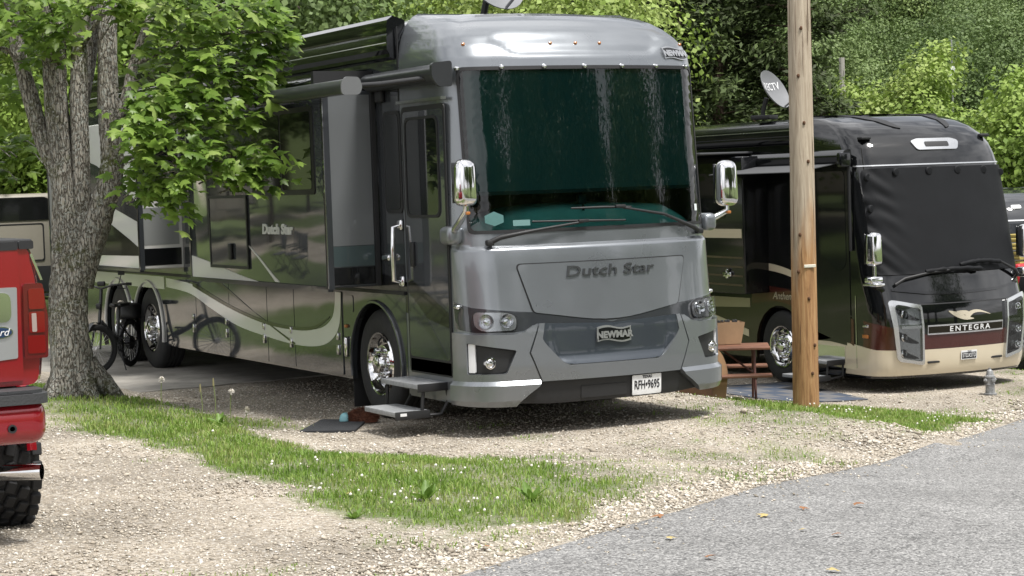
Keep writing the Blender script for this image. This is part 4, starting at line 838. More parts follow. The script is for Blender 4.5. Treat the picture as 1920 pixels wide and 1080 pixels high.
for P, B in (([(-1.0, 1.43), (-.86, 1.50), (-.5, 1.56), (-.15, 1.585)], [(-.55, 1.575), (-.1, 1.60), (.34, 1.59)]), ([(1.08, 1.46), (1.0, 1.53), (.72, 1.655), (.40, 1.69)], [(-.02, 1.655), (.3, 1.69), (.72, 1.66)])):
    wv = arm('wiper', P, [.025, .022, .016, .012], S2, c2, [.05, .07, .08, .08]); m = MB()
    n = 14; pts = [(B[0][0]+(B[2][0]-B[0][0])*i/n, B[0][1]+(B[1][1]-B[0][1])*math.sin(math.pi*i/n)) for i in range(n+1)]
    m.tube([surf_pt(S2, u, v, .075+.012*math.sin(i*2.1)) for i, (u, v) in enumerate(pts)], [.022+.012*abs(math.sin(i*1.3+u)) for i, (u, v) in enumerate(pts)], 8); m.build('wiper_sleeve', cover_m, wv, 60)
# mirrors on short chrome posts
for hx, rz in ((-.02, R(10)), (2.57, R(-10))):
    y = .30; m = MB(); m.rbox((hx, y, 1.93), (.22, .19, .46), .07, 5, Matrix.Rotation(rz, 3, 'Z'), taper=.9); mo = m.build('mirror', chrome, c2, 60)
    m = MB(); m.tube([(hx, y, 1.72), (hx, y, 1.56)], .028, 10); m.rbox((hx, y+.02, 1.52), (.22, .16, .10), .03); m.rbox((hx, y+.02, 1.46), (.16, .3, .05), .02); m.build('mirror_post', chrome, mo, 50)
    m = MB(); m.rbox((hx, y+.10, 1.93), (.17, .012, .40), .005); m.build('mirror_glass', sglass, mo)
# side walls, wheels
SDB = side(0.0); WHB = [2.52, 9.4, 10.7]
for xs, sg in ((0.0, -1), (W2_, 1)):
    pan('lower_wall', arch_poly(1.9, 12.6, .33, 1.18, WHB, .60, .50), side(xs), brownp, c2, .004, .05, .3, sg)
for yc in WHB: wheel(c2, .035, yc, .515, .515, nut=yc < 5); wheel(c2, W2_-.035, yc, .515, .515, sgn=1, nut=False)
m = MB(); m.box(.42, 2.13, .35, 12.5, .42, 1.12); m.box(.05, 2.5, 1.85, 1.9, .36, 1.12); m.box(.05, 2.5, 3.2, 3.24, .36, 1.12); m.box(.05, 2.5, 1.9, 12.5, 1.06, 1.14); m.build('chassis', dark_in, c2, None)
# paint swooshes
pan('swoosh', [(1.88, .70), (1.88, .35), (.78, .30), (.78, .60), (1.35, .66)], SDB, cream, c2, .004, .003, .2, **kw)
pan('swoosh', spline([(3.2, 1.10), (2.6, 1.16), (2.0, 1.05), (1.4, .84), (.80, .62)], 5)+[(.80, .98), (1.5, 1.10), (2.3, 1.34), (3.2, 1.40)], SDB, maroon, c2, .007, .003, .2, **kw)
pan('swoosh', spline([(3.4, 1.72), (2.6, 1.68), (1.9, 1.52), (1.3, 1.24), (.85, 1.02)], 5)+spline([(.95, 1.02), (1.35, 1.18), (1.95, 1.44), (2.6, 1.58), (3.4, 1.62)], 5), SDB, cream, c2, .008, .003, .2, **kw)
pan('swoosh', [(6.5, 1.62), (5.2, 1.18), (3.25, 1.18), (3.25, 1.05), (5.0, 1.0), (6.5, 1.3)], SDB, champ, c2, .0085, .003, .2, **kw)
pan('swoosh', [(7.5, .66), (5.6, 1.05), (3.3, .62), (3.3, .72), (5.4, 1.16), (7.5, .85)], SDB, cream, c2, .0085, .003, .2, **kw)
pan('swoosh', [(1.86, .83), (1.30, .70), (1.86, .62)], SDB, champ, c2, .010, .003, .2, **kw)
text_on('lettering', 'Anthem', SDB, 2.42, 1.235, .15, champ, c2, .012, .002, ud=-1, sgn=-1, shear=.3)
# slide beside the front wheel
XB = -.42; m = MB(); m.rbox((XB/2+.02, 5.2, 2.25), (abs(XB)+.04, 4.9, 1.95), .02, 3); s2 = m.build('wall_slide', blackp, c2, 40)
SOB = side(XB)
pan('swoosh', [(6.4, 2.52), (4.25, 2.20), (2.80, 2.20), (2.80, 2.07), (4.3, 2.07), (6.4, 2.34)], SOB, cream, s2, .004, .003, .3, **kw)
for k in range(4): pan('pinstripe', [(6.4, 2.10-.13*k), (4.4, 1.82-.13*k), (2.8, 1.80-.13*k), (2.8, 1.775-.13*k), (4.4, 1.79-.13*k), (6.4, 2.06-.13*k)], SOB, M('pin_brown', (.10, .075, .05), .3, .3, .8), s2, .004, .003, .3, **kw)
pan('swoosh', [(6.4, 1.62), (3.6, 1.30), (6.4, 1.28)], SOB, cream, s2, .0045, .003, .3, **kw)
wv = pan('slide_window', rect(3.2, 5.6, 2.35, 3.0, .06), SOB, sglass, s2, .008, .01, .3, **kw)
m = MB(); m.rbox((XB-.03, 3.15, 1.55), (.05, .20, .07), .02); m.rbox((XB-.04, 3.15, 1.56), (.03, .06, .14), .015); m.build('bay_latch', chrome, s2)
# entry door with window, door frame, awning, steps
dr2 = pan('entry_door', rect(.86, 1.74, .66, 3.08, .05), SDB, blackp, c2, .010, .01, .25, **kw)
pan('door_window', rounded([(.92, 2.98), (.92, 1.70), (1.10, 1.60), (1.66, 1.98), (1.66, 2.98)], [.1, .1, .15, .1, .1]), SDB, sglass, dr2, .016, .008, .2, **kw)
m = MB(); m.rbox((-.03, 1.72, 1.62), (.04, .08, .22), .015); m.build('door_handle', blackt, dr2)
m = MB(); m.tube([(-.02, .80, 3.08), (-.03, .79, 2.4), (-.02, .80, 1.9)], .022, 8); m.build('grab_bar', blackt, c2)
pan('cap_seam', rect(.742, .752, .33, 1.30), SDB, chrome, c2, .008, .004, .2, **kw)
pan('kick_panel', rect(1.0, 1.85, .38, .60), SDB, chrome, c2, .013, .01, .2, **kw)
m = MB(); m.prism(rounded([(.1, 3.66), (-.06, 3.66), (-.10, 3.58), (-.10, 3.42), (-.04, 3.36), (.1, 3.36)], .03), 'y', 1.95, 12.2); m.build('roof_awning', blackp, c2, 30)
for z in (3.47, 3.55): pan('roof_awning_rib', rect(2.0, 12.1, z, z+.012), side(-.10), silverch if z > 3.5 else blackt, c2, .003, .004, .6, **kw)
m = MB(); m.prism(rounded([(-.02, 3.06), (-.16, 3.08), (-.18, 3.18), (-.12, 3.25), (-.02, 3.26)], .02), 'y', .75, 3.2); m.rbox((-.12, .78, 3.12), (.16, .12, .2), .03); aw = m.build('door_awning', blackp, c2, 30)
m = MB(); m.add([(-.10, .95, 3.08), (-.10, 3.1, 3.08), (-.75, 3.1, 2.98), (-.75, .95, 2.98), (-.10, .95, 3.07), (-.10, 3.1, 3.07), (-.75, 3.1, 2.97), (-.75, .95, 2.97)], [(0, 1, 2, 3), (7, 6, 5, 4), (2, 6, 7, 3), (0, 3, 7, 4)]); m.build('awning_fabric', canvas, aw, None)
m = MB(); m.rbox((-.5, 4.5, 3.28), (.9, 3.0, .03), .01); m.build('slide_topper', canvas, c2)
st2 = empty('entry_step', (0, 0, 0)); st2.parent = c2
for x0, x1, z in ((-.28, .02, .40), (-.52, -.24, .20)):
    m = MB(); m.rbox(((x0+x1)/2, 1.40, z), (x1-x0, .72, .045), .008); m.build('tread', grip, st2); m = MB(); m.rbox(((x0+x1)/2, 1.035, z-.01), (x1-x0+.01, .012, .075), .003); m.build('tread_side', blackt, st2)
for y in (1.06, 1.76): m = MB(); m.tube([(.0, y, .38), (-.02, y, .2), (-.25, y, .17)], .018, 6); m.tube([(-.26, y, .38), (-.28, y, .18)], .016, 6); m.build('step_frame', blackt, st2)
sat_dish('satellite_dish', (9.24, 9.03, 2.95), R(30), R(62), .35, .31, 'grey satellite dish with white lettering on the roof of the black motorhome', 'DIRECTV', .12)

# third motorhome, only its front corner shows at the right edge
VP3 = [(r[0], r[1], r[2]*.84 if r[2] > 1.2 else r[2], r[3]) for r in VP2]
S3, UT3 = make_S(.30, .36, VP3, 1.9, ycl=.9)
c3 = empty('motorhome', (18.35, 14.2, -1.42), R(-6), 'dark motorhome at the right edge beyond the black motorhome, mostly out of the frame', 'motorhome')
shell(S3, UT3, vs2, 1.9, (.3, -1, -2)).build('front_cap', graph, c3, 50)
body_extrude([(0, .4), (0, 2.8), (.04, 2.98), (.2, 3.11), (1.275, 3.15)], 1.88, 10, W2_).build('body', graph, c3, 40)
pan('windscreen', rect(-1.2, 1.2, 1.55, 2.95, .1), S3, sglass, c3, .01, .02, .12); pan('brow_moulding', rect(-1.3, 1.3, 3.0, 3.03), S3, silverch, c3, .012, .012, .12); pan('marker_lamp', rect(-.95, -.75, 3.28, 3.36, .03), S3, plate_w, c3, .02, .03, .08)
for yc in (2.4, 8.0): wheel(c3, .035, yc, .515, .515, nut=False); wheel(c3, W2_-.035, yc, .515, .515, sgn=1, nut=False)
# ------------------------------------------------------------------ pickup trucks
redp = M('ruby_red_paint', (.24, .004, .011), .16, .25, 1.0, rvar=.05)
greyp = M('steel_grey_paint', (.055, .058, .062), .24, .5, 1.0, rvar=.06)
appl = M('satin_applique', (.44, .45, .46), .28, .8, rvar=.1)
bump_m = M('bumper_step_plastic', (.035, .037, .040), .6, bump=(90, .2))
def mud_tyre(parent, x, y, z, Rt, w_, sgn):
    o = empty('wheel', (x, y, z)); o.parent = parent; t = MB(); s = sgn; rr = Rt*.58
    t.lathe([(rr, 0), (rr+.03, .015*s), (Rt*.88, .012*s), (Rt*.95, -.02*s), (Rt*.955, -.05*s), (Rt*.955, -(w_-.05)*s), (Rt*.93, -w_*s), (rr, -w_*s)], ax='x', n=40)
    n = 26
    for k in range(n):                                  # chunky staggered tread blocks
        for row in range(5):
            a = 2*math.pi*(k+(.5 if row % 2 else 0)+random.uniform(-.06, .06))/n; h = -(.012+row*(w_-.024)/4)*s
            rot = Matrix.Rotation(a, 3, 'X') @ Matrix.Rotation(random.choice((-.3, .3)) if row in (1, 2, 3) else 0, 3, 'Z')
            t.rbox(Matrix.Rotation(a, 3, 'X') @ Vector((0, 0, Rt*.965))+Vector((h, 0, 0)), (w_/5.6, 2*math.pi*Rt/n*.68, Rt*.085), .006, 1, rot)
    t.build('tyre', rubber, o, 30)
    r = MB(); r.lathe([(rr+.004, .006*s), (rr-.01, .012*s), (rr-.03, -.02*s), (rr*.5, -.03*s), (rr*.3, .0), (0, .004*s)], ax='x', n=30); r.build('rim', alu, o, 30)
def pickup(name, loc, rz, paint, label, plain=False):
    t = empty(name, loc, rz, label, 'pickup truck')         # tail at y = 0, nose towards +y, right flank at x = 0, ground z = 0
    W = 2.0
    sec = lambda o: rounded([(-W+.03+o, .86), (-.03-o, .86), (-.0-o, 1.15), (-.02-o, 1.38), (-.055-o, 1.56), (-W+.055+o, 1.56), (-W+.02+o, 1.38), (-W+o, 1.15)], [.05, .05, .1, .1, .03, .03, .1, .1], 3)
    m = MB(); pts = sec(0); n = len(pts); ys = [(.05, .03), (.09, .008), (.16, 0), (1.9, 0), (4.6, 0), (5.4, .04), (5.62, .14)]
    v = []; 
    for y, o in ys: v += [(x, y, z if y < 2 else min(z, 1.56)) for x, z in sec(o)]
    m.add(v, [(j*n+i, j*n+(i+1) % n, (j+1)*n+(i+1) % n, (j+1)*n+i) for j in range(len(ys)-1) for i in range(n)]+[tuple(range(n)), tuple(range((len(ys)-1)*n+n-1, (len(ys)-1)*n-1, -1))]); m.build('body', paint, t, 30)
    m = MB(); m.rbox((-W/2, .95, 1.585), (W-.10, 1.75, .03), .01); m.build('bed_cover', blackt, t)
    c = MB(); cs = [(1.95, 1.52, .07), (2.15, 2.02, .22), (2.6, 2.08, .25), (3.7, 2.05, .24), (4.45, 1.54, .09)]; v = []
    v = [(1.95, .07, 1.50), (2.15, .22, 2.00), (2.7, .25, 2.07), (3.6, .24, 2.04), (4.5, .09, 1.52)]
    V = [(-o, y, z) for y, o, z in v]+[(-W+o, y, z) for y, o, z in v]; c.add(V, [(i, i+1, i+6, i+5) for i in range(4)]+[(0, 1, 2, 3, 4), (9, 8, 7, 6, 5)]); c.build('cab', paint, t, 20)
    g = MB()
    for sx in (0, 1):
        f = (lambda x: -x) if not sx else (lambda x: -W+x); e = -.004
        g.add([(f(.085+e), 2.05, 1.57), (f(.20+e), 2.2, 1.94), (f(.225+e), 3.0, 1.97), (f(.10+e), 3.0, 1.57)], [(0, 1, 2, 3)]); g.add([(f(.10+e), 3.06, 1.57), (f(.225+e), 3.06, 1.97), (f(.22+e), 3.55, 1.96), (f(.09+e), 4.3, 1.57)], [(0, 1, 2, 3)])
    g.add([(-.25, 2.0, 1.60), (-W+.25, 2.0, 1.60), (-W+.35, 2.14, 1.93), (-.35, 2.14, 1.93)], [(0, 1, 2, 3)]); g.add([(-.22, 4.40, 1.60), (-W+.22, 4.40, 1.60), (-W+.34, 3.68, 2.02), (-.34, 3.68, 2.02)], [(3, 2, 1, 0)]); g.build('cab_window', sglass, t, None)
    # tail: gate, applique, lamps, bumper
    ST = endw(.05)
    gate = pan('tailgate', rect(-W+.135, -.135, .885, 1.545, .015), ST, paint, t, .012, .02, .2)
    pan('tailgate_cap', rect(-W+.135, -.135, 1.548, 1.590, .012), ST, blackt, gate, .016, .07, .3)
    pan('bedside_cap', rect(-.130, -.055, 1.550, 1.592, .01), ST, blackt, t, .012, 1.8, .3)
    ap = pan('applique', rounded([(-W+.16, 1.00), (-W+.30, .99), (-.30, .99), (-.16, 1.00), (-.150, 1.36), (-W+.150, 1.36)], .01), ST, appl, gate, .017, .008, .2)
    if not plain:
        for cx in (-.335,):                               # rounded last figure of the tailgate lettering
            pan('figure', [rounded([(cx-.15, 1.185), (cx+.15, 1.185), (cx+.15, 1.335), (cx-.15, 1.335)], .045), rounded([(cx-.09, 1.222), (cx+.09, 1.222), (cx+.09, 1.298), (cx-.09, 1.298)], .025)], ST, chrome, ap, .024, .012, .1)
        el = [(-.255+.075*math.cos(a), 1.135+.032*math.sin(a)) for a in np.linspace(0, 2*math.pi, 28, endpoint=False)]; ei = [(-.255+.068*math.cos(a), 1.135+.026*math.sin(a)) for a in np.linspace(0, 2*math.pi, 28, endpoint=False)]
        ov = pan('badge', el, ST, chrome, ap, .024, .01, .1); pan('badge_field', ei, ST, M('badge_blue', (.012, .035, .09), .3, .1, .6), ov, .0255, .004, .1)
        text_on('lettering', 'Ford', ST, -.255, 1.135, .052, plate_w, ov, .028, .001, sx=1.0, shear=.35)
    for s in (0, 1):
        f = (lambda u: -u) if not s else (lambda u: -W+u)
        q = lambda pts: [(f(u), v) for u, v in pts] if s else [(f(u), v) for u, v in reversed(pts)]
        lamp = pan('tail_lamp', q(rounded([(.128, .995), (.008, .995), (.0, 1.20), (.022, 1.375), (.12, 1.375)], .015)), ST, M('lamp_base_red', (.09, .003, .005), .15, 0, .8), t, .026, .06, .05)
        pan('lamp_lens', q(rect(.018, .098, 1.245, 1.35, .012)), ST, redlens, lamp, .036, .012, .05); pan('lamp_lens', q(rect(.020, .100, 1.125, 1.232, .012)), ST, redlens, lamp, .034, .01, .05)
        pan('reverse_lens', q(rect(.062, .086, 1.13, 1.225, .006)), ST, M('frosted_lens', (.30, .24, .22), .2), lamp, .036, .004, .05)
        pan('lamp_lens', q(rect(.02, .11, 1.02, 1.112, .012)), ST, redlens, lamp, .030, .006, .05)
        pan('chrome_edge', q([(.075, 1.52), (.066, 1.53), (.016, 1.39), (.028, 1.39)]), ST, chrome, t, .012, .01, .1)
    bm_ = MB(); bm_.rbox((-W/2, .0, .69), (W-.13, .30, .225), .075, 5); b = bm_.build('bumper', paint if not plain else alu, t, 50)
    bs = MB(); bs.prism(rounded([(-W+.05, .1), (-W+.05, -.17), (-.05, -.17), (-.05, .1)], [.01, .10, .10, .01], 6), 'z', .782, .832); bs.prism(rounded([(-W+.07, .1), (-W+.07, -.13), (-.07, -.13), (-.07, .1)], [.01, .08, .08, .01], 6), 'z', .83, .85); bs.build('bumper_step', bump_m, b, 35)
    for i in range(4 if not plain else 0): g_ = MB(); g_.box(-.52, -.14, -.150+i*.016, -.144+i*.016, .832, .838); g_.build('step_rib', blackt, b, None)
    k = MB(); k.lathe([(.022, .0), (.022, -.012), (.014, -.012), (.012, 0), (0, 0)], (-.25, -.150, .665), 'y', 14); k.build('park_sensor', blackt, b, 40)
    for x, sg in ((.055, 1), (-W-.055, -1)):
        for y in (.98, 4.65):
            mud_tyre(t, x, y, .42, .42, .30, sg) if not plain else wheel(t, x-.04*sg, y, .38, .38, .24, sg, .24, 'alu', False)
            m = MB(); m.tube([(x-.06*sg, y-.50*math.cos(a), .42+.50*math.sin(a)) for a in np.linspace(.1, math.pi-.1, 14)], .03, 6); m.build('fender_flare', paint, t, 60)
    m = MB(); m.tube([(-.42, .55, .42), (-.26, .18, .41), (-.06, .06, .41)], .042, 14, caps=False); m.build('exhaust_pipe', chrome, t, 50)
    m = MB(); m.box(-W+.25, -.25, .1, 5.3, .45, .85); m.build('chassis', dark_in, t, None)
    return t
pickup('pickup_truck', (-4.894, -4.955, .365), R(0), redp, 'red pickup truck with mud tyres, its tail cut off by the left edge')
pickup('pickup_truck', (15.62, 8.17, -1.02), R(9), greyp, 'dark grey pickup truck behind the nose of the black motorhome', True)

# ------------------------------------------------------------------ utility pole
def pole_material():
    m = bpy.data.materials.new('weathered_pole_wood'); m.use_nodes = True; n = m.node_tree; b = n.nodes['Principled BSDF']; K = n.links
    t = n.nodes.new('ShaderNodeTexCoord'); mp = n.nodes.new('ShaderNodeMapping'); mp.inputs['Scale'].default_value = (9, 9, .55); K.new(t.outputs['Object'], mp.inputs['Vector'])
    w1 = n.nodes.new('ShaderNodeTexNoise'); w1.inputs['Scale'].default_value = 3.2; w1.inputs['Detail'].default_value = 9; w1.inputs['Roughness'].default_value = .7; w1.inputs['Distortion'].default_value = .6; K.new(mp.outputs['Vector'], w1.inputs['Vector'])
    r = n.nodes.new('ShaderNodeValToRGB'); e = r.color_ramp.elements; e[0].position = .28; e[0].color = (.13, .06, .024, 1); e[1].position = .70; e[1].color = (.47, .30, .15, 1); q = e.new(.5); q.color = (.34, .185, .08, 1); K.new(w1.outputs['Fac'], r.inputs['Fac'])
    r2 = n.nodes.new('ShaderNodeValToRGB'); e = r2.color_ramp.elements; e[0].position = .28; e[0].color = (.24, .185, .13, 1); e[1].position = .68; e[1].color = (.52, .445, .345, 1); K.new(w1.outputs['Fac'], r2.inputs['Fac'])
    s = n.nodes.new('ShaderNodeSeparateXYZ'); K.new(t.outputs['Object'], s.inputs['Vector'])
    z = n.nodes.new('ShaderNodeTexNoise'); z.inputs['Scale'].default_value = 1.0; z.inputs['Detail'].default_value = 6; mp2 = n.nodes.new('ShaderNodeMapping'); mp2.inputs['Scale'].default_value = (6, 6, .8); K.new(t.outputs['Object'], mp2.inputs['Vector']); K.new(mp2.outputs['Vector'], z.inputs['Vector'])
    a = n.nodes.new('ShaderNodeMath'); a.operation = 'MULTIPLY_ADD'; a.inputs[1].default_value = 3.6; K.new(z.outputs['Fac'], a.inputs[0]); K.new(s.outputs['Z'], a.inputs[2])
    mr = n.nodes.new('ShaderNodeMapRange'); mr.inputs['From Min'].default_value = 3.3; mr.inputs['From Max'].default_value = 4.3; K.new(a.outputs[0], mr.inputs['Value'])
    mx = n.nodes.new('ShaderNodeMix'); mx.data_type = 'RGBA'; K.new(mr.outputs[0], mx.inputs['Factor']); K.new(r.outputs['Color'], mx.inputs['A']); K.new(r2.outputs['Color'], mx.inputs['B'])
    K.new(mx.outputs['Result'], b.inputs['Base Color']); b.inputs['Roughness'].default_value = .85
    bp = n.nodes.new('ShaderNodeBump'); bp.inputs['Strength'].default_value = .7; bp.inputs['Distance'].default_value = .02; K.new(w1.outputs['Fac'], bp.inputs['Height']); K.new(bp.outputs['Normal'], b.inputs['Normal']); return m
pz = g1(6.42, 4.39); pw = empty('utility_pole', (6.42, 4.39, pz), 0, 'round brown wooden utility pole standing in the grass between the motorhomes', 'pole')
pole_m = pole_material(); m = MB(); n = 30; v = []; hs_ = np.linspace(-.1, 9, 60)
for h in hs_:
    for k in range(n):
        a = 2*math.pi*k/n; r = (.155-.0045*h)*(1+.016*math.sin(3*a+h*.7)+.010*math.sin(7*a+h*1.9)+.014*math.sin(h*1.35+a)); v.append((r*math.cos(a)+.010*h, r*math.sin(a), h))
m.add(v, [(i*n+k, i*n+(k+1) % n, (i+1)*n+(k+1) % n, (i+1)*n+k) for i in range(len(hs_)-1) for k in range(n)]); m.build('pole', pole_m, pw, 60)
m = MB()
knot = M('knot_wood', (.085, .04, .018), .9)
for h, a in ((4.45, -118), (1.30, -105), (.42, -95), (2.05, -140), (3.35, -112), (1.62, -150), (.75, -80), (2.9, -95), (3.9, -135), (5.1, -108)):
    r = .158-.0045*h; c = Vector((r*math.cos(R(a))+.010*h, r*math.sin(R(a)), h)); k = MB(); k.rbox(c, (.034, .034, .045), .014, 2, Matrix.Rotation(R(a), 3, 'Z')); k.build('knot', knot, pw, 60)
for i in range(16):                              # drying checks in the wood
    a = R(-180+random.uniform(0, 150)); h0 = random.uniform(.1, 5.2); L_ = random.uniform(.25, .9); k = MB()
    k.tube([((.1555-.0045*h)*math.cos(a+.02*math.sin(h*9))+.010*h, (.1555-.0045*h)*math.sin(a+.02*math.sin(h*9)), h) for h in np.linspace(h0, h0+L_, 7)], [.0008, .003, .0035, .003, .0035, .0025, .0008], 4); k.build('check_crack', knot, pw, 60)
k = MB(); k.rbox((.02+.155*math.cos(R(-100)), .158*math.sin(R(-100)), 1.68), (.15, .012, .035), .004, 1, Matrix.Rotation(R(-10), 3, 'Z')); k.build('tag_strip', M('pale_tag', (.6, .58, .5), .6), pw)

# ------------------------------------------------------------------ picnic table with things on and beside it
plank_m = M('stained_plank', (.14, .060, .032), .65, var=(5, .3, (1, 1, 1)), bump=(40, .2))
steel_br = M('brown_painted_steel', (.085, .028, .020), .5, var=(8, .2))
tb = empty('picnic_table', (6.16, 5.94, g1(6.4, 5.7)), R(58), 'brown wooden picnic table with steel legs between the two motorhomes', 'table')
for x in (-.28, -.095, .09, .275):
    m = MB(); m.rbox((x-.0, 0, .655), (.17, 1.35, .030), .005, 1); m.build('plank', plank_m, tb)
for x in (-.72, -.58, .58, .72):
    m = MB(); m.rbox((x, 0, .355), (.13, 1.35, .030), .005, 1); m.build('plank', plank_m, tb)
for y in (-.48, .48):
    m = MB(); m.tube([(-.28, y, .63), (-.30, y, .40), (-.55, y, -.03)], .016, 8); m.tube([(.28, y, .63), (.30, y, .40), (.55, y, -.03)], .016, 8); m.tube([(-.76, y, .328), (.76, y, .328)], .015, 8); m.build('leg_frame', steel_br, tb, 50)
for s in (-1, 1): m = MB(); m.tube([(s*.02, s*.46, .335), (0, s*.1, .62)], .014, 6); m.build('brace', steel_br, tb, 50)
card = M('kraft_cardboard', (.33, .215, .125), .85, var=(6, .12))
cb = empty('cardboard_box', (6.40, 6.10, tb.location.z+.677), R(-20), 'open tan cardboard carton on the picnic table', 'box')
for i, (x, w_, tl) in enumerate(((-.105, .20, .03), (.10, .20, .05))):
    m = MB(); m.add([(x-w_/2, -.12, 0), (x+w_/2, -.12, 0), (x+w_/2+tl, -.14, .27), (x-w_/2-.02, -.14, .28), (x-w_/2, .12, 0), (x+w_/2, .12, 0), (x+w_/2+tl, .14, .27), (x-w_/2-.02, .14, .28)], [(0, 1, 2, 3), (1, 5, 6, 2), (5, 4, 7, 6), (4, 0, 3, 7), (0, 4, 5, 1)]); m.build('carton_wall', card, cb, None)
m = MB()
for i in range(9): m.rbox((-.18+i*.045, random.uniform(-.08, .08), .26), (.035, .05, .07), .012)
m.build('contents', blackt, cb)
bd = empty('plywood_offcut', (5.80, 5.42, g1(5.8, 5.42)), R(-32), 'tan rounded sheet of plywood leaning beside the picnic table, behind the grey bumper', 'board')
m = MB(); m.prism(rounded([(-.20, -.02), (.14, -.02), (.18, .38), (.10, .60), (-.06, .68), (-.20, .66)], .1), 'y', -.02, .02); m.build('sheet', M('plywood', (.33, .20, .105), .7, var=(4, .25, (1, 1, .3))), bd, 30, rot=(R(-8), 0, 0))
m = MB(); m.prism(rounded([(-.42, -.02), (-.02, -.02), (-.02, .16), (-.16, .24), (-.42, .24)], .05), 'y', -.13, -.03); m.build('footing', M('dark_brown_wood', (.085, .04, .02), .8, var=(6, .3)), bd, 30)
# mats
rug_m = bpy.data.materials.new('woven_rug'); rug_m.use_nodes = True; _n = rug_m.node_tree; _t = _n.nodes.new('ShaderNodeTexCoord'); _c = _n.nodes.new('ShaderNodeTexChecker'); _c.inputs['Scale'].default_value = 7
_c.inputs['Color1'].default_value = (.115, .115, .12, 1); _c.inputs['Color2'].default_value = (.05, .065, .095, 1); _n.links.new(_t.outputs['Generated'], _c.inputs['Vector']); _n.links.new(_c.outputs['Color'], _n.nodes['Principled BSDF'].inputs['Base Color']); _n.nodes['Principled BSDF'].inputs['Roughness'].default_value = .95
m = MB(); rx0, rx1, ry0, ry1 = -.75, .75, -1.3, 1.3
gv = [(x, y, 0) for y in np.linspace(ry0, ry1, 9) for x in np.linspace(rx0, rx1, 6)]; ca, sa = math.cos(R(-12)), math.sin(R(-12)); gv = [(8.02+ca*x-sa*y, 7.35+sa*x+ca*y, 0) for x, y, z in gv]; gv = [(x, y, g1(x, y)+.016) for x, y, z in gv]
m.add(gv, [(r*6+c, r*6+c+1, r*6+7+c, r*6+6+c) for r in range(8) for c in range(5)]); o = m.build('outdoor_rug', rug_m, None, 60); tag(o, 'blue and grey patterned outdoor rug on the gravel beside the black motorhome', 'rug')
mod = o.modifiers.new('thick', 'SOLIDIFY'); mod.thickness = .012
m = MB(); mp_ = [(-1.02, 1.66), (-.60, 1.38), (-.19, 2.06), (-.50, 2.40)]
m.prism(rounded(mp_, .03, 2), 'z', .004, .024); o = m.build('door_mat', M('dark_coir_mat', (.028, .030, .034), .95, bump=(250, .6), var=(20, .25)), None, None); tag(o, 'dark grey door mat lying on the gravel by the entry step', 'mat')
# boot brush: bristly brown loaf with a teal side
bb = empty('boot_brush', (-.25, 2.02, .01), R(-35), 'furry brown boot brush with a teal end lying by the entry step', 'brush')
V = []; F = []; fur = M('brown_bristle', (.10, .035, .018), .9, var=(12, .4)); n = 2600
u = rng.normal(size=(n, 3)); u /= np.linalg.norm(u, axis=1)[:, None]; u[:, 2] = np.abs(u[:, 2]); base = u*np.array([.145, .085, .10]); tip = base*1.16+rng.normal(0, .008, (n, 3)); sd_ = np.cross(u, rng.normal(size=(n, 3))); sd_ /= np.linalg.norm(sd_, axis=1)[:, None]+1e-9
Pv = np.stack([base-sd_*.003, base+sd_*.003, tip], 1).reshape(-1, 3); Pv[:, 2] += .02; Ff = np.arange(n*3).reshape(-1, 3); link('bristles', fast_mesh('bristles', Pv, Ff, fur), bb)
m = MB(); m.lathe([(.0, 0.0), (.145, 0), (.143, .03), (.12, .075), (.07, .105), (0, .112)], n=24); o = m.build('loaf', fur, bb, 60); o.scale = (1, .60, 1)
m = MB(); m.rbox((-.165, 0, .045), (.10, .17, .085), .03, 3, taper=.7); m.build('teal_end', M('teal_plastic', (.16, .34, .38), .5), bb)
# small grey hydrant figure
hy = empty('fire_hydrant', (9.98, 5.30, -.80), 0, 'small grey ornamental fire hydrant on the gravel in front of the black motorhome', 'hydrant'); hm = M('worn_silver_paint', (.25, .255, .26), .5, .4, var=(18, .5))
m = MB(); m.lathe([(0, 0), (.085, 0), (.085, .02), (.062, .025), (.058, .12), (.066, .125), (.066, .14), (.056, .145), (.056, .22), (.07, .225), (.07, .245), (.05, .255), (.048, .28), (.036, .315), (.018, .33), (.018, .35), (0, .352)], n=20); m.build('barrel', hm, hy, 30)
for a in (-95, -5, 175): 
    m = MB(); d = Vector((math.cos(R(a)), math.sin(R(a)), 0)); m.tube([d*.05+Vector((0, 0, .19)), d*.082+Vector((0, 0, .19))], .028, 12); m.tube([d*.08+Vector((0, 0, .19)), d*.094+Vector((0, 0, .19))], .016, 6); m.build('nozzle', hm, hy, 40)
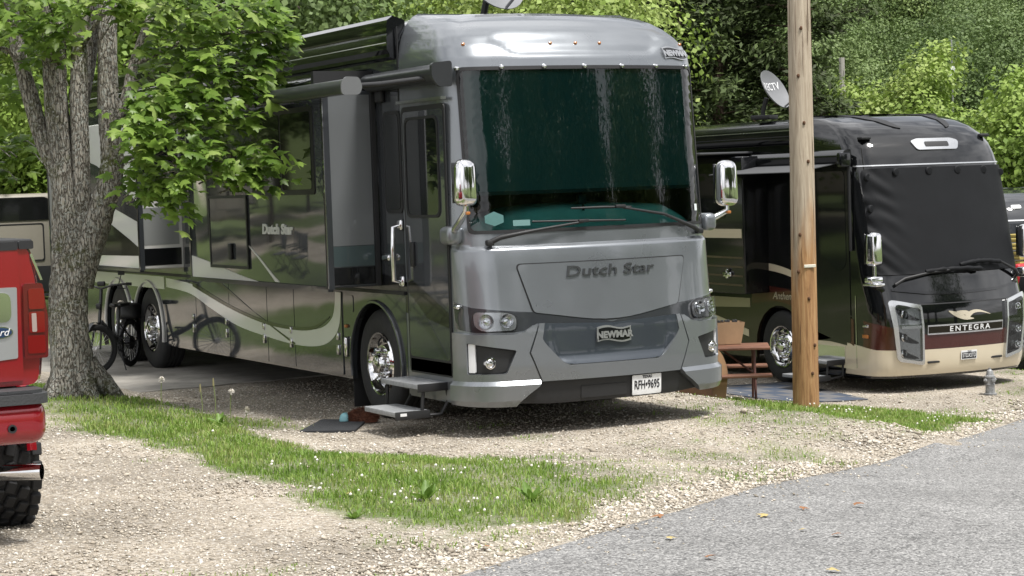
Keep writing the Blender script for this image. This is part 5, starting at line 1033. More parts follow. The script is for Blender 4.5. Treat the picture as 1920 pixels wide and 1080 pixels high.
# ------------------------------------------------------------------ foliage helpers
def bark_material(name, cols, lichen=None, scale=7.0):
    m = bpy.data.materials.new(name); m.use_nodes = True; n = m.node_tree; b = n.nodes['Principled BSDF']; K = n.links
    t = n.nodes.new('ShaderNodeTexCoord'); mp = n.nodes.new('ShaderNodeMapping'); mp.inputs['Scale'].default_value = (1, 1, .24); K.new(t.outputs['Object'], mp.inputs['Vector'])
    wz = n.nodes.new('ShaderNodeTexNoise'); wz.inputs['Scale'].default_value = scale*2; wz.inputs['Detail'].default_value = 5; K.new(mp.outputs['Vector'], wz.inputs['Vector'])
    wm = n.nodes.new('ShaderNodeVectorMath'); wm.operation = 'MULTIPLY_ADD'; wm.inputs[1].default_value = (.10, .10, .10); K.new(wz.outputs['Color'], wm.inputs[0]); K.new(mp.outputs['Vector'], wm.inputs[2])
    vo = n.nodes.new('ShaderNodeTexVoronoi'); vo.feature = 'DISTANCE_TO_EDGE'; vo.inputs['Scale'].default_value = scale*3.6; K.new(wm.outputs[0], vo.inputs['Vector'])
    fz = n.nodes.new('ShaderNodeTexNoise'); fz.inputs['Scale'].default_value = scale*9; fz.inputs['Detail'].default_value = 8; fz.inputs['Roughness'].default_value = .7; K.new(mp.outputs['Vector'], fz.inputs['Vector'])
    vr = n.nodes.new('ShaderNodeMapRange'); vr.inputs['From Max'].default_value = .16; K.new(vo.outputs['Distance'], vr.inputs['Value'])
    z = n.nodes.new('ShaderNodeMath'); z.operation = 'MULTIPLY_ADD'; z.inputs[1].default_value = .55; K.new(vr.outputs[0], z.inputs[0])
    zf = n.nodes.new('ShaderNodeMath'); zf.operation = 'MULTIPLY'; zf.inputs[1].default_value = .6; K.new(fz.outputs['Fac'], zf.inputs[0]); K.new(zf.outputs[0], z.inputs[2])
    r = n.nodes.new('ShaderNodeValToRGB'); e = r.color_ramp.elements; e[0].position = .28; e[0].color = (*cols[0], 1); e[1].position = .88; e[1].color = (*cols[1], 1); K.new(z.outputs[0], r.inputs['Fac'])
    src = r.outputs['Color']
    if lichen:
        for (c, sc, lo, hi) in lichen:
            l = n.nodes.new('ShaderNodeTexNoise'); l.inputs['Scale'].default_value = sc; l.inputs['Detail'].default_value = 8; l.inputs['Roughness'].default_value = .7; K.new(t.outputs['Object'], l.inputs['Vector'])
            q = n.nodes.new('ShaderNodeMapRange'); q.inputs['From Min'].default_value = lo; q.inputs['From Max'].default_value = hi; K.new(l.outputs['Fac'], q.inputs['Value'])
            x = n.nodes.new('ShaderNodeMix'); x.data_type = 'RGBA'; x.inputs['B'].default_value = (*c, 1); K.new(q.outputs[0], x.inputs['Factor']); K.new(src, x.inputs['A']); src = x.outputs['Result']
    K.new(src, b.inputs['Base Color']); b.inputs['Roughness'].default_value = .95; b.inputs['Specular IOR Level'].default_value = .15
    bp = n.nodes.new('ShaderNodeBump'); bp.inputs['Strength'].default_value = 1.0; bp.inputs['Distance'].default_value = .03; K.new(z.outputs[0], bp.inputs['Height']); K.new(bp.outputs['Normal'], b.inputs['Normal']); return m
def limb(mb, path, rad, n=16, rough=.07, sub=8):
    """a branch with an uneven, ridged skin"""
    P = spline(path, sub); m_ = len(path); rs_ = np.interp(np.linspace(0, m_-1, len(P)), range(m_), rad); v = []; prev = None; ph = random.uniform(0, 6)
    for i, p in enumerate(P):
        p = Vector(p); t = (Vector(P[min(i+1, len(P)-1)])-Vector(P[max(i-1, 0)])).normalized()
        nr = t.cross(Vector((0, 1, .1))).normalized() if prev is None else (prev-t*prev.dot(t)).normalized(); prev = nr; b = t.cross(nr)
        for k in range(n):
            a = 2*math.pi*k/n; r = rs_[i]*(1+rough*(math.sin(3*a+ph+i*.15)*.6+math.sin(5*a-ph+i*.4)*.5+.7*math.sin(7*a+ph*2-i*.3)*.5+random.uniform(-.5, .5)))
            v.append(p+(nr*math.cos(a)+b*math.sin(a))*r)
    L_ = len(P); mb.add(v, [(i*n+k, i*n+(k+1) % n, (i+1)*n+(k+1) % n, (i+1)*n+k) for i in range(L_-1) for k in range(n)]+[tuple(range((L_-1)*n, L_*n))])
_h = [(0, 0), (.17, -.07), (.38, .02), (.31, .14), (.56, .34), (.47, .43), (.33, .39), (.22, .46), (.21, .63), (.11, .72), (0, 1.0)]
LEAF2 = [(x, y) for x, y in _h]+[(-x, y) for x, y in reversed(_h[1:-1])]
leafV = np.array([(0, .34, .03)]+[(x, y, -.30*abs(x)**1.3-.16*max(y-.3, 0)**2) for x, y in LEAF2]); nl = len(LEAF2)
leafF = np.array([(0, 1+i, 1+(i+1) % nl) for i in range(nl)])
def frames(nrm, along):
    nrm = nrm/np.linalg.norm(nrm, axis=1)[:, None]; al = along-nrm*(along*nrm).sum(1)[:, None]; al /= np.linalg.norm(al, axis=1)[:, None]+1e-9
    return np.cross(al, nrm), al, nrm
def leaves_mesh(name, pos, nrm, along, size, mat, T=leafV, TF=leafF):
    sd, al, nn = frames(nrm, along); n = len(pos)
    V = pos[:, None]+size[:, None, None]*(T[None, :, 0:1]*sd[:, None]+T[None, :, 1:2]*al[:, None]+T[None, :, 2:3]*nn[:, None])
    F = (TF[None]+(np.arange(n)*len(T))[:, None, None]).reshape(-1, TF.shape[1]); return fast_mesh(name, V.reshape(-1, 3), F, mat)
def ball(n):
    u = rng.normal(size=(n, 3)); u /= np.linalg.norm(u, axis=1)[:, None]; return u*rng.random((n, 1))**(1/3.)

# ------------------------------------------------------------------ maple in front
TB = np.array([-2.42, 3.92, g1(-2.42, 3.92)-.02])
bark = bark_material('maple_bark', [(.075, .066, .053), (.32, .298, .258)], [((.085, .095, .035), 2.6, .52, .64), ((.36, .37, .34), 34.0, .52, .58), ((.30, .31, .28), 7.0, .60, .66)], 9.0)
mt = empty('maple_tree', TB, 0, 'grey barked multi-stemmed maple tree with bright green leaves at the left', 'tree')
def lt(p): return tuple(np.array(p)-TB)
m = MB()
limb(m, [lt(p) for p in ((-2.42, 3.92, TB[2]-.1), (-2.44, 3.92, .5), (-2.44, 3.94, 1.0), (-2.40, 3.95, 1.5), (-2.37, 3.95, 1.75), (-2.39, 3.99, 2.1), (-2.42, 4.01, 2.55), (-2.44, 4.05, 3.15), (-2.42, 4.07, 3.8), (-2.40, 4.1, 4.9), (-2.3, 4.2, 6.5))], [.29, .205, .178, .178, .18, .14, .118, .11, .105, .09, .05], 26, .085)
limb(m, [lt(p) for p in ((-2.36, 3.90, 1.45), (-2.29, 3.86, 1.8), (-2.27, 3.88, 2.12), (-2.25, 3.92, 3.03), (-2.20, 3.95, 3.74), (-2.15, 3.96, 4.6), (-2.0, 3.9, 6.2))], [.13, .10, .085, .085, .08, .07, .04], 18, .06)
limb(m, [lt(p) for p in ((-2.36, 3.90, 1.35), (-2.24, 3.84, 1.70), (-2.12, 3.80, 2.02), (-2.02, 3.77, 2.30), (-1.995, 3.77, 2.6), (-2.0, 3.8, 3.02), (-1.97, 3.83, 3.73), (-1.9, 3.84, 4.4), (-1.6, 3.7, 6.0))], [.16, .14, .125, .115, .105, .10, .09, .08, .04], 18, .07)
limb(m, [lt(p) for p in ((-2.42, 4.02, 2.3), (-2.56, 4.12, 2.75), (-2.66, 4.18, 3.2), (-2.73, 4.24, 3.6), (-2.8, 4.3, 4.2), (-3.2, 4.6, 5.8))], [.085, .085, .075, .07, .06, .03], 14, .06)
limb(m, [lt(p) for p in ((-2.0, 3.80, 2.7), (-1.86, 3.74, 3.05), (-1.76, 3.72, 3.4), (-1.63, 3.68, 3.75), (-1.3, 3.5, 4.6))], [.05, .055, .05, .045, .03], 12, .06)
limb(m, [lt(p) for p in ((-2.30, 4.0, 2.4), (-2.22, 4.05, 2.9), (-2.05, 4.1, 3.6), (-1.9, 4.2, 4.6))], [.07, .07, .06, .05], 12, .06)
for (dx, dy, r) in ((.42, -.10, .10), (.10, -.34, .09), (-.30, -.18, .09), (-.25, .25, .08), (.30, .22, .08)):
    limb(m, [(dx*.25, dy*.25, .30), (dx*.62, dy*.62, .12), (dx*1.05, dy*1.05, g1(TB[0]+dx, TB[1]+dy)-TB[2]-.04)], [r*1.35, r, r*.5], 10, .1, 5)
m.build('trunk', bark, mt, 70)
# leaf masses: centre x, y, z, radii, leaf count (around and above the trunk, the lower boughs reach over the motorhome side)
def pix(px, py, dep): return CAM+(_f+_r*(px-960)/3788.3+_u*(540-py)/3788.3)*dep
masses = []
for px, py, rx, ry, dep, n in ((45, 12, 95, 55, 18.6, 330), (170, 8, 80, 34, 18.3, 210), (300, 12, 90, 42, 18.6, 280), (430, 35, 105, 55, 18.9, 420), (520, 75, 50, 48, 18.9, 190), (330, 118, 85, 50, 18.8, 320), (430, 128, 85, 50, 18.8, 320), (288, 185, 62, 42, 18.6, 220), (400, 205, 95, 48, 18.7, 400), (480, 150, 42, 62, 18.9, 170), (262, 262, 52, 48, 18.4, 260), (330, 300, 55, 48, 18.4, 260), (312, 362, 44, 38, 18.4, 170), (245, 325, 30, 34, 18.5, 80), (440, 290, 70, 44, 18.7, 240), (500, 315, 36, 38, 18.7, 140), (40, 120, 50, 70, 20.2, 200), (22, 250, 42, 80, 20.6, 170), (75, 60, 60, 50, 18.9, 160)):
    c = pix(px, py, dep); masses.append((c, (rx/3788.3*dep, .42, ry/3788.3*dep), n))
for c, r, n in (((-2.4, 4.9, 6.4), (2.4, 2.0, 1.4), 1400), ((-3.4, 4.6, 5.2), (1.5, 1.5, 1.0), 700), ((-1.6, 4.6, 5.4), (1.4, 1.2, .9), 350), ((-2.3, 5.4, 5.0), (1.6, 1.4, .9), 600), ((-3.6, 4.8, 4.0), (.9, .9, .6), 350)): masses.append((np.array(c), r, n))
PP, NN, AA, SS, VIS = [], [], [], [], []
tw = MB()
for c, r, n in masses:
    n = int(n*.6); k = max(3, n//13); tc_ = ball(k)*np.array(r)+np.array(c)
    for q in tc_:
        mm = n//k; off = rng.normal(0, .085, (mm, 3)); PP.append(q+off)
        out = q-np.array([-2.3, 3.9, q[2]-.6]); out /= np.linalg.norm(out)
        NN.append(np.array([0, 0, 1.0])+out*.25+np.array([-.12, -.30, 0])+rng.normal(0, .42, (mm, 3))); AA.append(out*.6+np.array([0, -.1, -.75])+rng.normal(0, .5, (mm, 3)))
        SS.append(rng.uniform(.07, .18, mm)); VIS.append(np.full(mm, q[2] < 4.3))
        if n < 500 and random.random() < .8:
            w0 = q-out*random.uniform(.25, .5)+np.array([0, 0, random.uniform(.0, .15)]); tw.tube([lt(w0), lt((w0+q)/2+np.array([0, 0, .03])), lt(q)], [.009, .006, .003], 4, caps=False)
for a, b_ in (((-2.0, 3.8, 2.9), (-.95, 3.0, 3.1)), ((-1.99, 3.8, 2.5), (-1.35, 3.1, 2.35)), ((-1.76, 3.72, 3.4), (-.75, 2.9, 3.7)), ((-1.4, 3.2, 2.6), (-.75, 2.85, 2.25)), ((-2.7, 4.2, 3.4), (-3.1, 3.9, 3.6)), ((-2.2, 3.9, 3.6), (-1.9, 3.2, 4.0))):
    a, b_ = np.array(a), np.array(b_); limb(tw, [lt(a), lt(a*.6+b_*.4+np.array([0, 0, .10])), lt(a*.2+b_*.8+np.array([0, 0, .03])), lt(b_)], [.028, .02, .013, .006], 7, .05, 5)
tw.build('twigs', bark, mt, 60)['kind'] = 'stuff'
PP = np.concatenate(PP); NN = np.concatenate(NN); AA = np.concatenate(AA); SS = np.concatenate(SS); VIS = np.concatenate(VIS)
maple_m = leafmat('maple_leaf', [(.06, .115, .02), (.14, .24, .038), (.26, .38, .08), (.46, .52, .22)], .52, .40, .9)
crown = empty('crown', (0, 0, 0)); crown.parent = mt
sc_ = SS/((PP-CAM)@_f)-.0003*rng.random(len(SS))+np.where(VIS, .002, 0); pick = np.argsort(-sc_)[:300]; rest = np.setdiff1d(np.arange(len(SS)), pick)
sd, al, nn = frames(NN, AA); lm = fast_mesh('leaf', leafV, leafF, maple_m)
for i in pick:
    o = link('leaf', lm, crown); M3 = Matrix((tuple(sd[i]), tuple(al[i]), tuple(nn[i]))).transposed()
    o.matrix_local = Matrix.LocRotScale(Vector(PP[i]-TB), M3.to_quaternion(), Vector((SS[i],)*3))
o = link('leaves', leaves_mesh('leaves', PP[rest]-TB, NN[rest], AA[rest], SS[rest], maple_m), crown); o['kind'] = 'stuff'

# ------------------------------------------------------------------ background trees: a few kinds, each tree a thing of its own
quadV = np.array([(0, -.5, 0), (.42, 0, .10), (0, .5, 0), (-.42, 0, .10)]); quadF = np.array([(0, 1, 2, 3)])
def broadleaf(seed, h, cr, ch, n, ls, mat, lobes=16, clump=.45):
    global rng
    rng = np.random.default_rng(seed); random.seed(seed)
    lc = ball(lobes)*np.array([cr*.80, cr*.80, ch*.80]); lc[:, 2] += h-ch; lr = rng.uniform(.22, .40, lobes)*cr
    per = n//14; which = rng.integers(0, lobes, per); d = rng.normal(size=(per, 3)); d /= np.linalg.norm(d, axis=1)[:, None]
    cc = lc[which]+d*(lr[which]*rng.uniform(.55, 1.05, per)**.6)[:, None]*np.array([1, 1, .8]); keep = cc[:, 2] > h-2*ch+.2; cc, d = cc[keep], d[keep]
    P = np.repeat(cc, 14, 0)+rng.normal(0, clump*.55, (len(cc)*14, 3))*np.array([1, 1, .6]); D = np.repeat(d, 14, 0)
    nr = D*.9+np.array([0, 0, .6])+rng.normal(0, .5, P.shape); S = rng.uniform(.6, 1.3, len(P))*ls
    cm = leaves_mesh('crown', P, nr, rng.normal(size=P.shape)+np.array([0, 0, -.5]), S, mat, quadV, quadF)
    tm = MB(); limb(tm, [(0, 0, -.3), (.05, .03, h*.2), (-.05, .05, h*.45), (.05, 0, h*.75)], [cr*.075, cr*.06, cr*.05, cr*.02], 8, .08, 4)
    for k in range(5):
        q = lc[k]; limb(tm, [(0, .03, h*.28+k*.2), tuple(q*.5+np.array([0, 0, h*.2])), tuple(q)], [cr*.035, cr*.025, cr*.01], 6, .08, 4)
    return mkmesh('trunk', tm.v, tm.f, bark2, None, 60), cm
bark2 = bark_material('grey_bark', [(.035, .028, .02), (.13, .11, .09)])
lf_a = leafmat('leaf_mid_green', [(.055, .092, .022), (.11, .17, .042), (.18, .25, .070), (.27, .33, .12)], .22, .6, .6, .2)
lf_b = leafmat('leaf_yellow_green', [(.065, .11, .018), (.125, .205, .03), (.20, .295, .05), (.30, .37, .11)], .24, .6, .6, .2)
lf_c = leafmat('leaf_deep_green', [(.034, .062, .016), (.068, .112, .03), (.112, .17, .048), (.17, .23, .08)], .2, .6, .6, .2)
KIND = {'a': broadleaf(1, 8.0, 3.2, 3.0, 34000, .108, lf_a, 34), 'b': broadleaf(2, 7.0, 2.9, 2.7, 34000, .10, lf_b, 32), 'c': broadleaf(3, 9.0, 3.4, 3.6, 36000, .11, lf_c, 36), 'd': broadleaf(4, 7.5, 3.3, 2.9, 30000, .108, lf_a, 24), 's': broadleaf(5, 3.6, 2.2, 1.7, 15000, .11, lf_b, 24, .3)}
rng = np.random.default_rng(21); random.seed(5)
def tree(kind, x, y, s, label, group=None, z=None, name='broadleaf_tree', rz=None):
    t = empty(name, (x, y, g1(x, y)-.05 if z is None else z), random.uniform(0, 6.28) if rz is None else rz, label, 'tree', group); t.scale = (s, s, s*random.uniform(.92, 1.1))
    link('trunk', KIND[kind][0], t); link('crown', KIND[kind][1], t); return t
# cedar
def cedar(seed, h, r, n):
    g = np.random.default_rng(seed); random.seed(seed); tm = MB(); limb(tm, [(0, 0, -.2), (.06, 0, h*.3), (-.04, .05, h*.6), (0, 0, h)], [.19, .15, .10, .02], 9, .12, 4); P = []; D = []
    for k in range(74):
        zz = h*(.10+.88*(k/74)); a = g.uniform(0, 6.28); L_ = r*(1-.72*(zz/h)**1.5)*g.uniform(.55, 1.1); dv = np.array([math.cos(a), math.sin(a), 0])
        tip = dv*L_+np.array([0, 0, zz+L_*g.uniform(-.25, .15)]); tm.tube([(0, 0, zz), tuple(dv*L_*.5+np.array([0, 0, zz+.06])), tuple(tip)], [.028, .018, .006], 4, caps=False)
        if zz < h*.2 and g.random() < .35: continue
        mnum = n//74; t_ = g.uniform(.25, 1.08, mnum)**.8; q = np.array([0, 0, zz])+(tip-np.array([0, 0, zz]))*t_[:, None]
        q = q+g.normal(0, .20, (mnum, 3))*np.array([1, 1, .75]); P.append(q); D.append(np.tile(dv, (mnum, 1)))
    P = np.concatenate(P); D = np.concatenate(D); N_ = len(P); T = np.array([(0, 0, 0), (.17, .45, .03), (0, 1, 0), (-.17, .45, .03)])
    sv = rng; cm = leaves_mesh('crown', P, np.array([0, 0, 1.])+D*.3+g.normal(0, .5, (N_, 3)), D*.6+np.array([0, 0, -.4])+g.normal(0, .6, (N_, 3)), g.uniform(.10, .26, N_), lf_cedar, T, quadF)
    return mkmesh('trunk', tm.v, tm.f, bark_ced, None, 60), cm
lf_cedar = leafmat('cedar_spray', [(.034, .032, .017), (.045, .062, .022), (.070, .105, .030), (.12, .165, .05)], .25, .7, .9); bark_ced = bark_material('cedar_bark', [(.05, .034, .024), (.17, .125, .095)])
KIND['e'] = cedar(31, 11.0, 2.5, 24000); KIND['f'] = cedar(32, 10.0, 2.2, 22000)
rng = np.random.default_rng(22); random.seed(6)
for i, (x, y, s, k) in enumerate(((13.9, 21.6, 1.0, 'e'), (15.9, 20.6, 1.05, 'f'), (17.5, 19.9, .95, 'e'), (15.0, 25.0, 1.1, 'e'), (17.2, 24.2, 1.15, 'f'))):
    tree(k, x, y, s, ('dark shaggy cedar nearest the right upper corner of the grey motorhome', 'dark shaggy cedar in the middle of the front row, left of the brown pole', 'dark shaggy cedar whose crown passes behind the brown pole', 'tall cedar in the back row, nearest the grey motorhome', 'tall cedar in the back row, left of the brown pole')[i], 'row of cedars behind the motorhomes', name='cedar_tree')
# trees right behind the grey motorhome's roof
for i, (k, x, y, s, lab) in enumerate((('b', 9.2, 15.5, .95, 'bright yellow-green tree showing above the right end of the grey roof'), ('c', 5.4, 19.5, 1.1, 'dense dark green tree above the middle of the grey roof'), ('b', 1.6, 18.0, 1.05, 'bright yellow-green tree behind the left end of the grey roof'), ('b', 8.0, 24.0, 1.1, 'pale green tree farther back behind the grey motorhome'))): tree(k, x, y, s, lab)
for k, x, y, s in (('a', 4.0, 30, 1.2), ('c', -1.5, 31, 1.25), ('d', 10.5, 31, 1.2), ('c', -6.5, 33, 1.3), ('a', -3.6, 25.5, 1.05), ('c', 13.0, 33.0, 1.3), ('b', 1.0, 38, 1.3)):
    tree(k, x, y, s, 'leafy tree of the wood closing the view behind the campsite at the left', 'wood behind the campsite')
for px, d, k, sc in ((20, 47, 'a', .9), (75, 44, 's', 1.35), (-10, 42, 's', 1.3), (110, 50, 'c', .9)):
    p = pix(px, 400, d); tree(k, p[0], p[1], sc, 'leafy tree of the wood closing the view behind the campsite at the left', 'wood behind the campsite')
# wooded hillside on the right
hill = []
for row, (dep, n) in enumerate(((62, 4), (74, 8), (84, 9), (95, 10), (108, 11), (122, 11), (138, 11))):
    for i in range(n):
        px = 1440+620*(i+.5)/n+random.uniform(-22, 22); lat = (px-960)/3788.3*dep; d2 = dep+random.uniform(-3, 3); hill.append((CAM[0]+_f[0]*d2+_r[0]*lat, CAM[1]+_f[1]*d2+_r[1]*lat, row))
for x, y, row in hill:
    tree(random.choice('ccda' if row < 3 else 'aabbdac'), x, y, random.uniform(.68, 1.0)*(1+.03*row), 'broadleaf tree in the wood covering the hillside at the right', 'trees on the wooded hillside')
p = pix(1725, 200, 47); tree('s', p[0], p[1], 1.0, 'round bright green bushy tree above the roof of the black motorhome', z=p[2]-2.5)
p = pix(1880, 270, 44); tree('s', p[0], p[1], 1.05, 'light green bushy tree at the right edge beyond the black motorhome', z=p[2]-2.6)
# trees the paintwork and glass reflect: across the road and on the lawn to the left
for k, x, y, s in (('c', 8.5, -16.5, 1.12), ('a', 14, -12.5, 1.05), ('c', 3.5, -20.5, 1.0), ('d', 12, -20, 1.0), ('c', 19.5, -8.5, 1.25), ('a', -2, -25, 1.3), ('c', 17.5, -17, 1.1), ('c', 6.5, -28, 1.5), ('c', 14, -29, 1.6), ('c', 22, -23, 1.5), ('c', 10.5, -24, 1.4)): tree(k, x, y, s, 'large tree across the road, seen only in the windscreen reflections', 'trees across the road')
for k, x, y, s in (('c', -6.6, 17.0, .82), ('c', -9.5, 23, 1.0), ('d', -5.4, 24.5, .9), ('a', -16, 26, 1.1), ('b', -22, 20, 1.2), ('c', -13, 36, 1.2), ('d', -25, 33, 1.3), ('c', -19, 12, 1.0)): tree(k, x, y, s, 'lawn tree out of the frame at the left, seen in the shiny grey side', 'trees on the left lawn')  # the nearest are unseen additions that shade the mirrored lawn

# ------------------------------------------------------------------ electric bicycle
bk = empty('electric_bicycle', (-.13, 9.74, .012), math.atan2(-.75, -.65), 'black folding electric bicycle with a seat bag parked by the rear wheels', 'bicycle')
bk_m = M('bike_black', (.012, .012, .013), .35, .2, .4); spk = M('spoke_steel', (.5, .5, .51), .4, .6)
def bwheel(parent, x, hubr, steer=0):
    w = empty('wheel', (x, 0, .305)); w.parent = parent; w.rotation_euler = (0, 0, steer)
    t = MB(); n = 40
    for k in range(1): pass
    pr = [(.245, -.018), (.262, -.026), (.285, -.027), (.300, -.016), (.305, 0), (.300, .016), (.285, .027), (.262, .026), (.245, .018)]; t.lathe(pr, ax='y', n=n); t.build('tyre', rubber, w, 50)
    r = MB(); r.lathe([(.247, -.014), (.232, -.012), (.230, .012), (.247, .014)], ax='y', n=n); r.build('rim', blackt, w, 40)
    s = MB()
    for k in range(24):
        a = 2*math.pi*k/24; b2 = a+(.25 if k % 2 else -.25); sy = .022 if k % 4 < 2 else -.022
        s.tube([(hubr*math.cos(b2), sy, hubr*math.sin(b2)), (.235*math.cos(a), 0, .235*math.sin(a))], .0034, 3, caps=False)
    s.build('spokes', spk, w, None); h = MB(); h.lathe([(0, -.045), (.02, -.045), (hubr, -.03), (hubr, .03), (.02, .045), (0, .045)], ax='y', n=20); h.build('hub', spk if hubr < .05 else blackt, w, 30); return w
bwheel(bk, 0, .085); bwheel(bk, 1.0, .03, R(-32))
m = MB(); m.tube([(0, .06, .305), (.35, .04, .32), (.40, 0, .33)], .012, 6); m.tube([(0, -.06, .305), (.35, -.04, .32)], .012, 6); m.tube([(.40, 0, .30), (.33, 0, .52), (.28, 0, .78)], .022, 8); m.tube([(.38, 0, .38), (.6, 0, .48), (.82, 0, .62)], .035, 10); m.tube([(0, .06, .31), (.30, .02, .55)], .010, 6); m.tube([(0, -.06, .31), (.30, -.02, .55)], .010, 6); m.build('frame', bk_m, bk, 50)
fk = empty('fork', (0, 0, 0)); fk.parent = bk
m = MB(); m.tube([(1.0, .06, .305), (.93, .05, .50), (.88, 0, .60)], .014, 8); m.tube([(1.0, -.06, .305), (.93, -.05, .50), (.88, 0, .60)], .014, 8); m.tube([(.88, 0, .56), (.82, 0, .78), (.77, 0, 1.02)], .022, 8); m.build('fork_legs', bk_m, fk, 50)
m = MB(); m.tube([(.70, -.30, 1.08), (.75, -.14, 1.07), (.77, 0, 1.03), (.75, .14, 1.07), (.70, .30, 1.08)], .013, 8); m.build('handlebar', bk_m, fk, 50)
for s in (-1, 1):
    m = MB(); m.tube([(.70, s*.30, 1.08), (.67, s*.36, 1.075)], .019, 8); m.tube([(.74, s*.2, 1.07), (.80, s*.24, 1.03), (.76, s*.32, 1.03)], .007, 5); m.build('grip', rubber, fk, 50)
m = MB(); m.rbox((.76, .0, 1.09), (.05, .10, .06), .015); m.build('display', blackt, fk); m = MB(); m.rbox((.86, 0, .82), (.06, .07, .07), .02); m.build('head_lamp', blackt, fk); m = MB(); m.tube([(.74, .22, 1.08), (.72, .25, 1.20)], .006, 5); m.rbox((.72, .25, 1.22), (.02, .09, .06), .01); m.build('mirror', blackt, fk)
m = MB(); m.rbox((.26, 0, .80), (.27, .17, .05), .024, 3); m.rbox((.36, 0, .80), (.20, .07, .045), .02, 3); m.build('saddle', M('saddle_vinyl', (.012, .012, .012), .35), bk, 60)
m = MB()
for y in (-.06, .06): m.tube([(-.22, y, .60), (.20, y, .62)], .008, 6); m.tube([(0, y*1.1, .31), (-.05, y, .60)], .006, 5)
m.tube([(-.22, -.06, .60), (-.22, .06, .60)], .008, 6); m.build('rack', bk_m, bk)
m = MB(); m.rbox((-.06, 0, .70), (.36, .26, .20), .07, 4, taper=.85); bag = m.build('seat_bag', M('bag_nylon', (.016, .016, .018), .5, bump=(120, .2)), bk, 60); m = MB(); m.tube([(-.2, .0, .77), (-.06, .0, .80), (.08, 0, .77)], .012, 6); m.build('bag_strap', blackt, bag)
m = MB(); m.rbox((-.235, 0, .60), (.02, .09, .05), .008); m.build('rear_reflector', redlens, bk)
m = MB(); m.lathe([(.07, .0), (.095, .004), (.095, .010), (.07, .014)], (.40, .05, .31), 'y', 24); m.tube([(.40, .07, .31), (.40, .075, .15)], .009, 6); m.rbox((.40, .11, .15), (.09, .07, .02), .006); m.tube([(.40, -.07, .31), (.40, -.075, .47)], .009, 6); m.rbox((.40, -.11, .47), (.09, .07, .02), .006); m.build('crankset', blackt, bk)
m = MB(); m.tube([(.42, .05, .28), (.50, .16, -.0)], .009, 6); m.build('kickstand', blackt, bk)
for x in (0, 1.0):
    m = MB(); v = []
    for a in np.linspace(R(20), R(175), 12):
        for y in (-.03, .03): v.append((x+.33*math.cos(a), y, .305+.33*math.sin(a)))
    m.add(v, [(2*i, 2*i+1, 2*i+3, 2*i+2) for i in range(11)]); m.build('mudguard', bk_m, bk, 60)

# ------------------------------------------------------------------ trailer and chairs at the back left
tz = g1(1.6, 24.5); tr = empty('travel_trailer', (.3, 24.0, tz), R(4), 'beige travel trailer with a dark front panel seen behind the maple trunk', 'trailer'); beige = M('beige_fibreglass', (.27, .25, .21), .45, var=(2, .06))
m = MB(); m.rbox((1.3, 3.2, 1.22), (2.6, 6.4, 1.56), .12, 4); m.build('body', beige, tr, 40)
ST_ = endw(0.0)
pan('front_panel', rounded([(.15, 1.48), (2.45, 1.48), (2.35, 1.93), (.25, 1.93)], .15), ST_, blackp, tr, .015, .02, .3)
for a, b in ((.25, .95), (1.25, 2.2)): 
    h_ = pan('storage_hatch', rect(a, b, .70, 1.40, .06), ST_, beige, tr, .012, .012, .3); pan('hatch_seal', [rect(a-.02, b+.02, .68, 1.42, .06), rect(a+.01, b-.01, .71, 1.39, .05)], ST_, blackt, h_, .014, .01, .3)
m = MB(); m.tube([(.06, -.06, .5), (.06, -.06, 1.9)], .035, 8); m.build('corner_post', plate_w, tr); m = MB(); m.tube([(1.3, 0, .55), (1.3, -1.1, .5)], .05, 6); m.build('hitch', blackt, tr)
for x, sg in ((.05, -1), (2.55, 1)):
    for y in (3.4, 4.2): wheel(tr, x, y, .33, .33, .2, sg, .2, 'alu', False)
t2_ = copy_tree(tr); t2_.location = (-10.5, 30.0, g1(-10.5, 30.0)); t2_.rotation_euler = (0, 0, R(-35)); tag(t2_, 'pale trailer added out of the frame at the left for pale reflections in the grey slide wall', 'trailer')  # unseen copy added to give the side paint something pale to reflect
def folding_chair(x, y, rz, label, group=None):
    c = empty('folding_chair', (x, y, g1(x, y)), rz, label, 'chair', group)
    m = MB()
    for s in (-.26, .26): m.tube([(s, -.25, 0), (s, .22, .44)], .013, 6); m.tube([(s, .25, 0), (s, -.22, .44)], .013, 6); m.tube([(s, .20, .40), (s, .34, .95)], .013, 6); m.tube([(s, -.24, .62), (s, .25, .62)], .018, 6); m.tube([(s, -.22, .44), (s, -.24, .62)], .011, 6)
    m.build('frame', blackt, c); m = MB(); m.rbox((0, 0, .43), (.52, .46, .025), .01); m.build('seat', canvas, c); m = MB(); m.rbox((0, .285, .72), (.52, .025, .46), .01, 2, Matrix.Rotation(R(-14), 3, 'X')); m.build('backrest', canvas, c); return c
p = pix(84, 480, 35); folding_chair(p[0], p[1], R(160), 'black folding chair on the grass in front of the beige trailer')
for x, y, a in ((-4.3, 9.2, 75), (-4.5, 10.3, 100), (-4.4, 11.3, 85)): folding_chair(x, y, R(a), 'camp chair out of the frame, mirrored in the shiny grey compartment doors', 'chairs mirrored in the motorhome side')
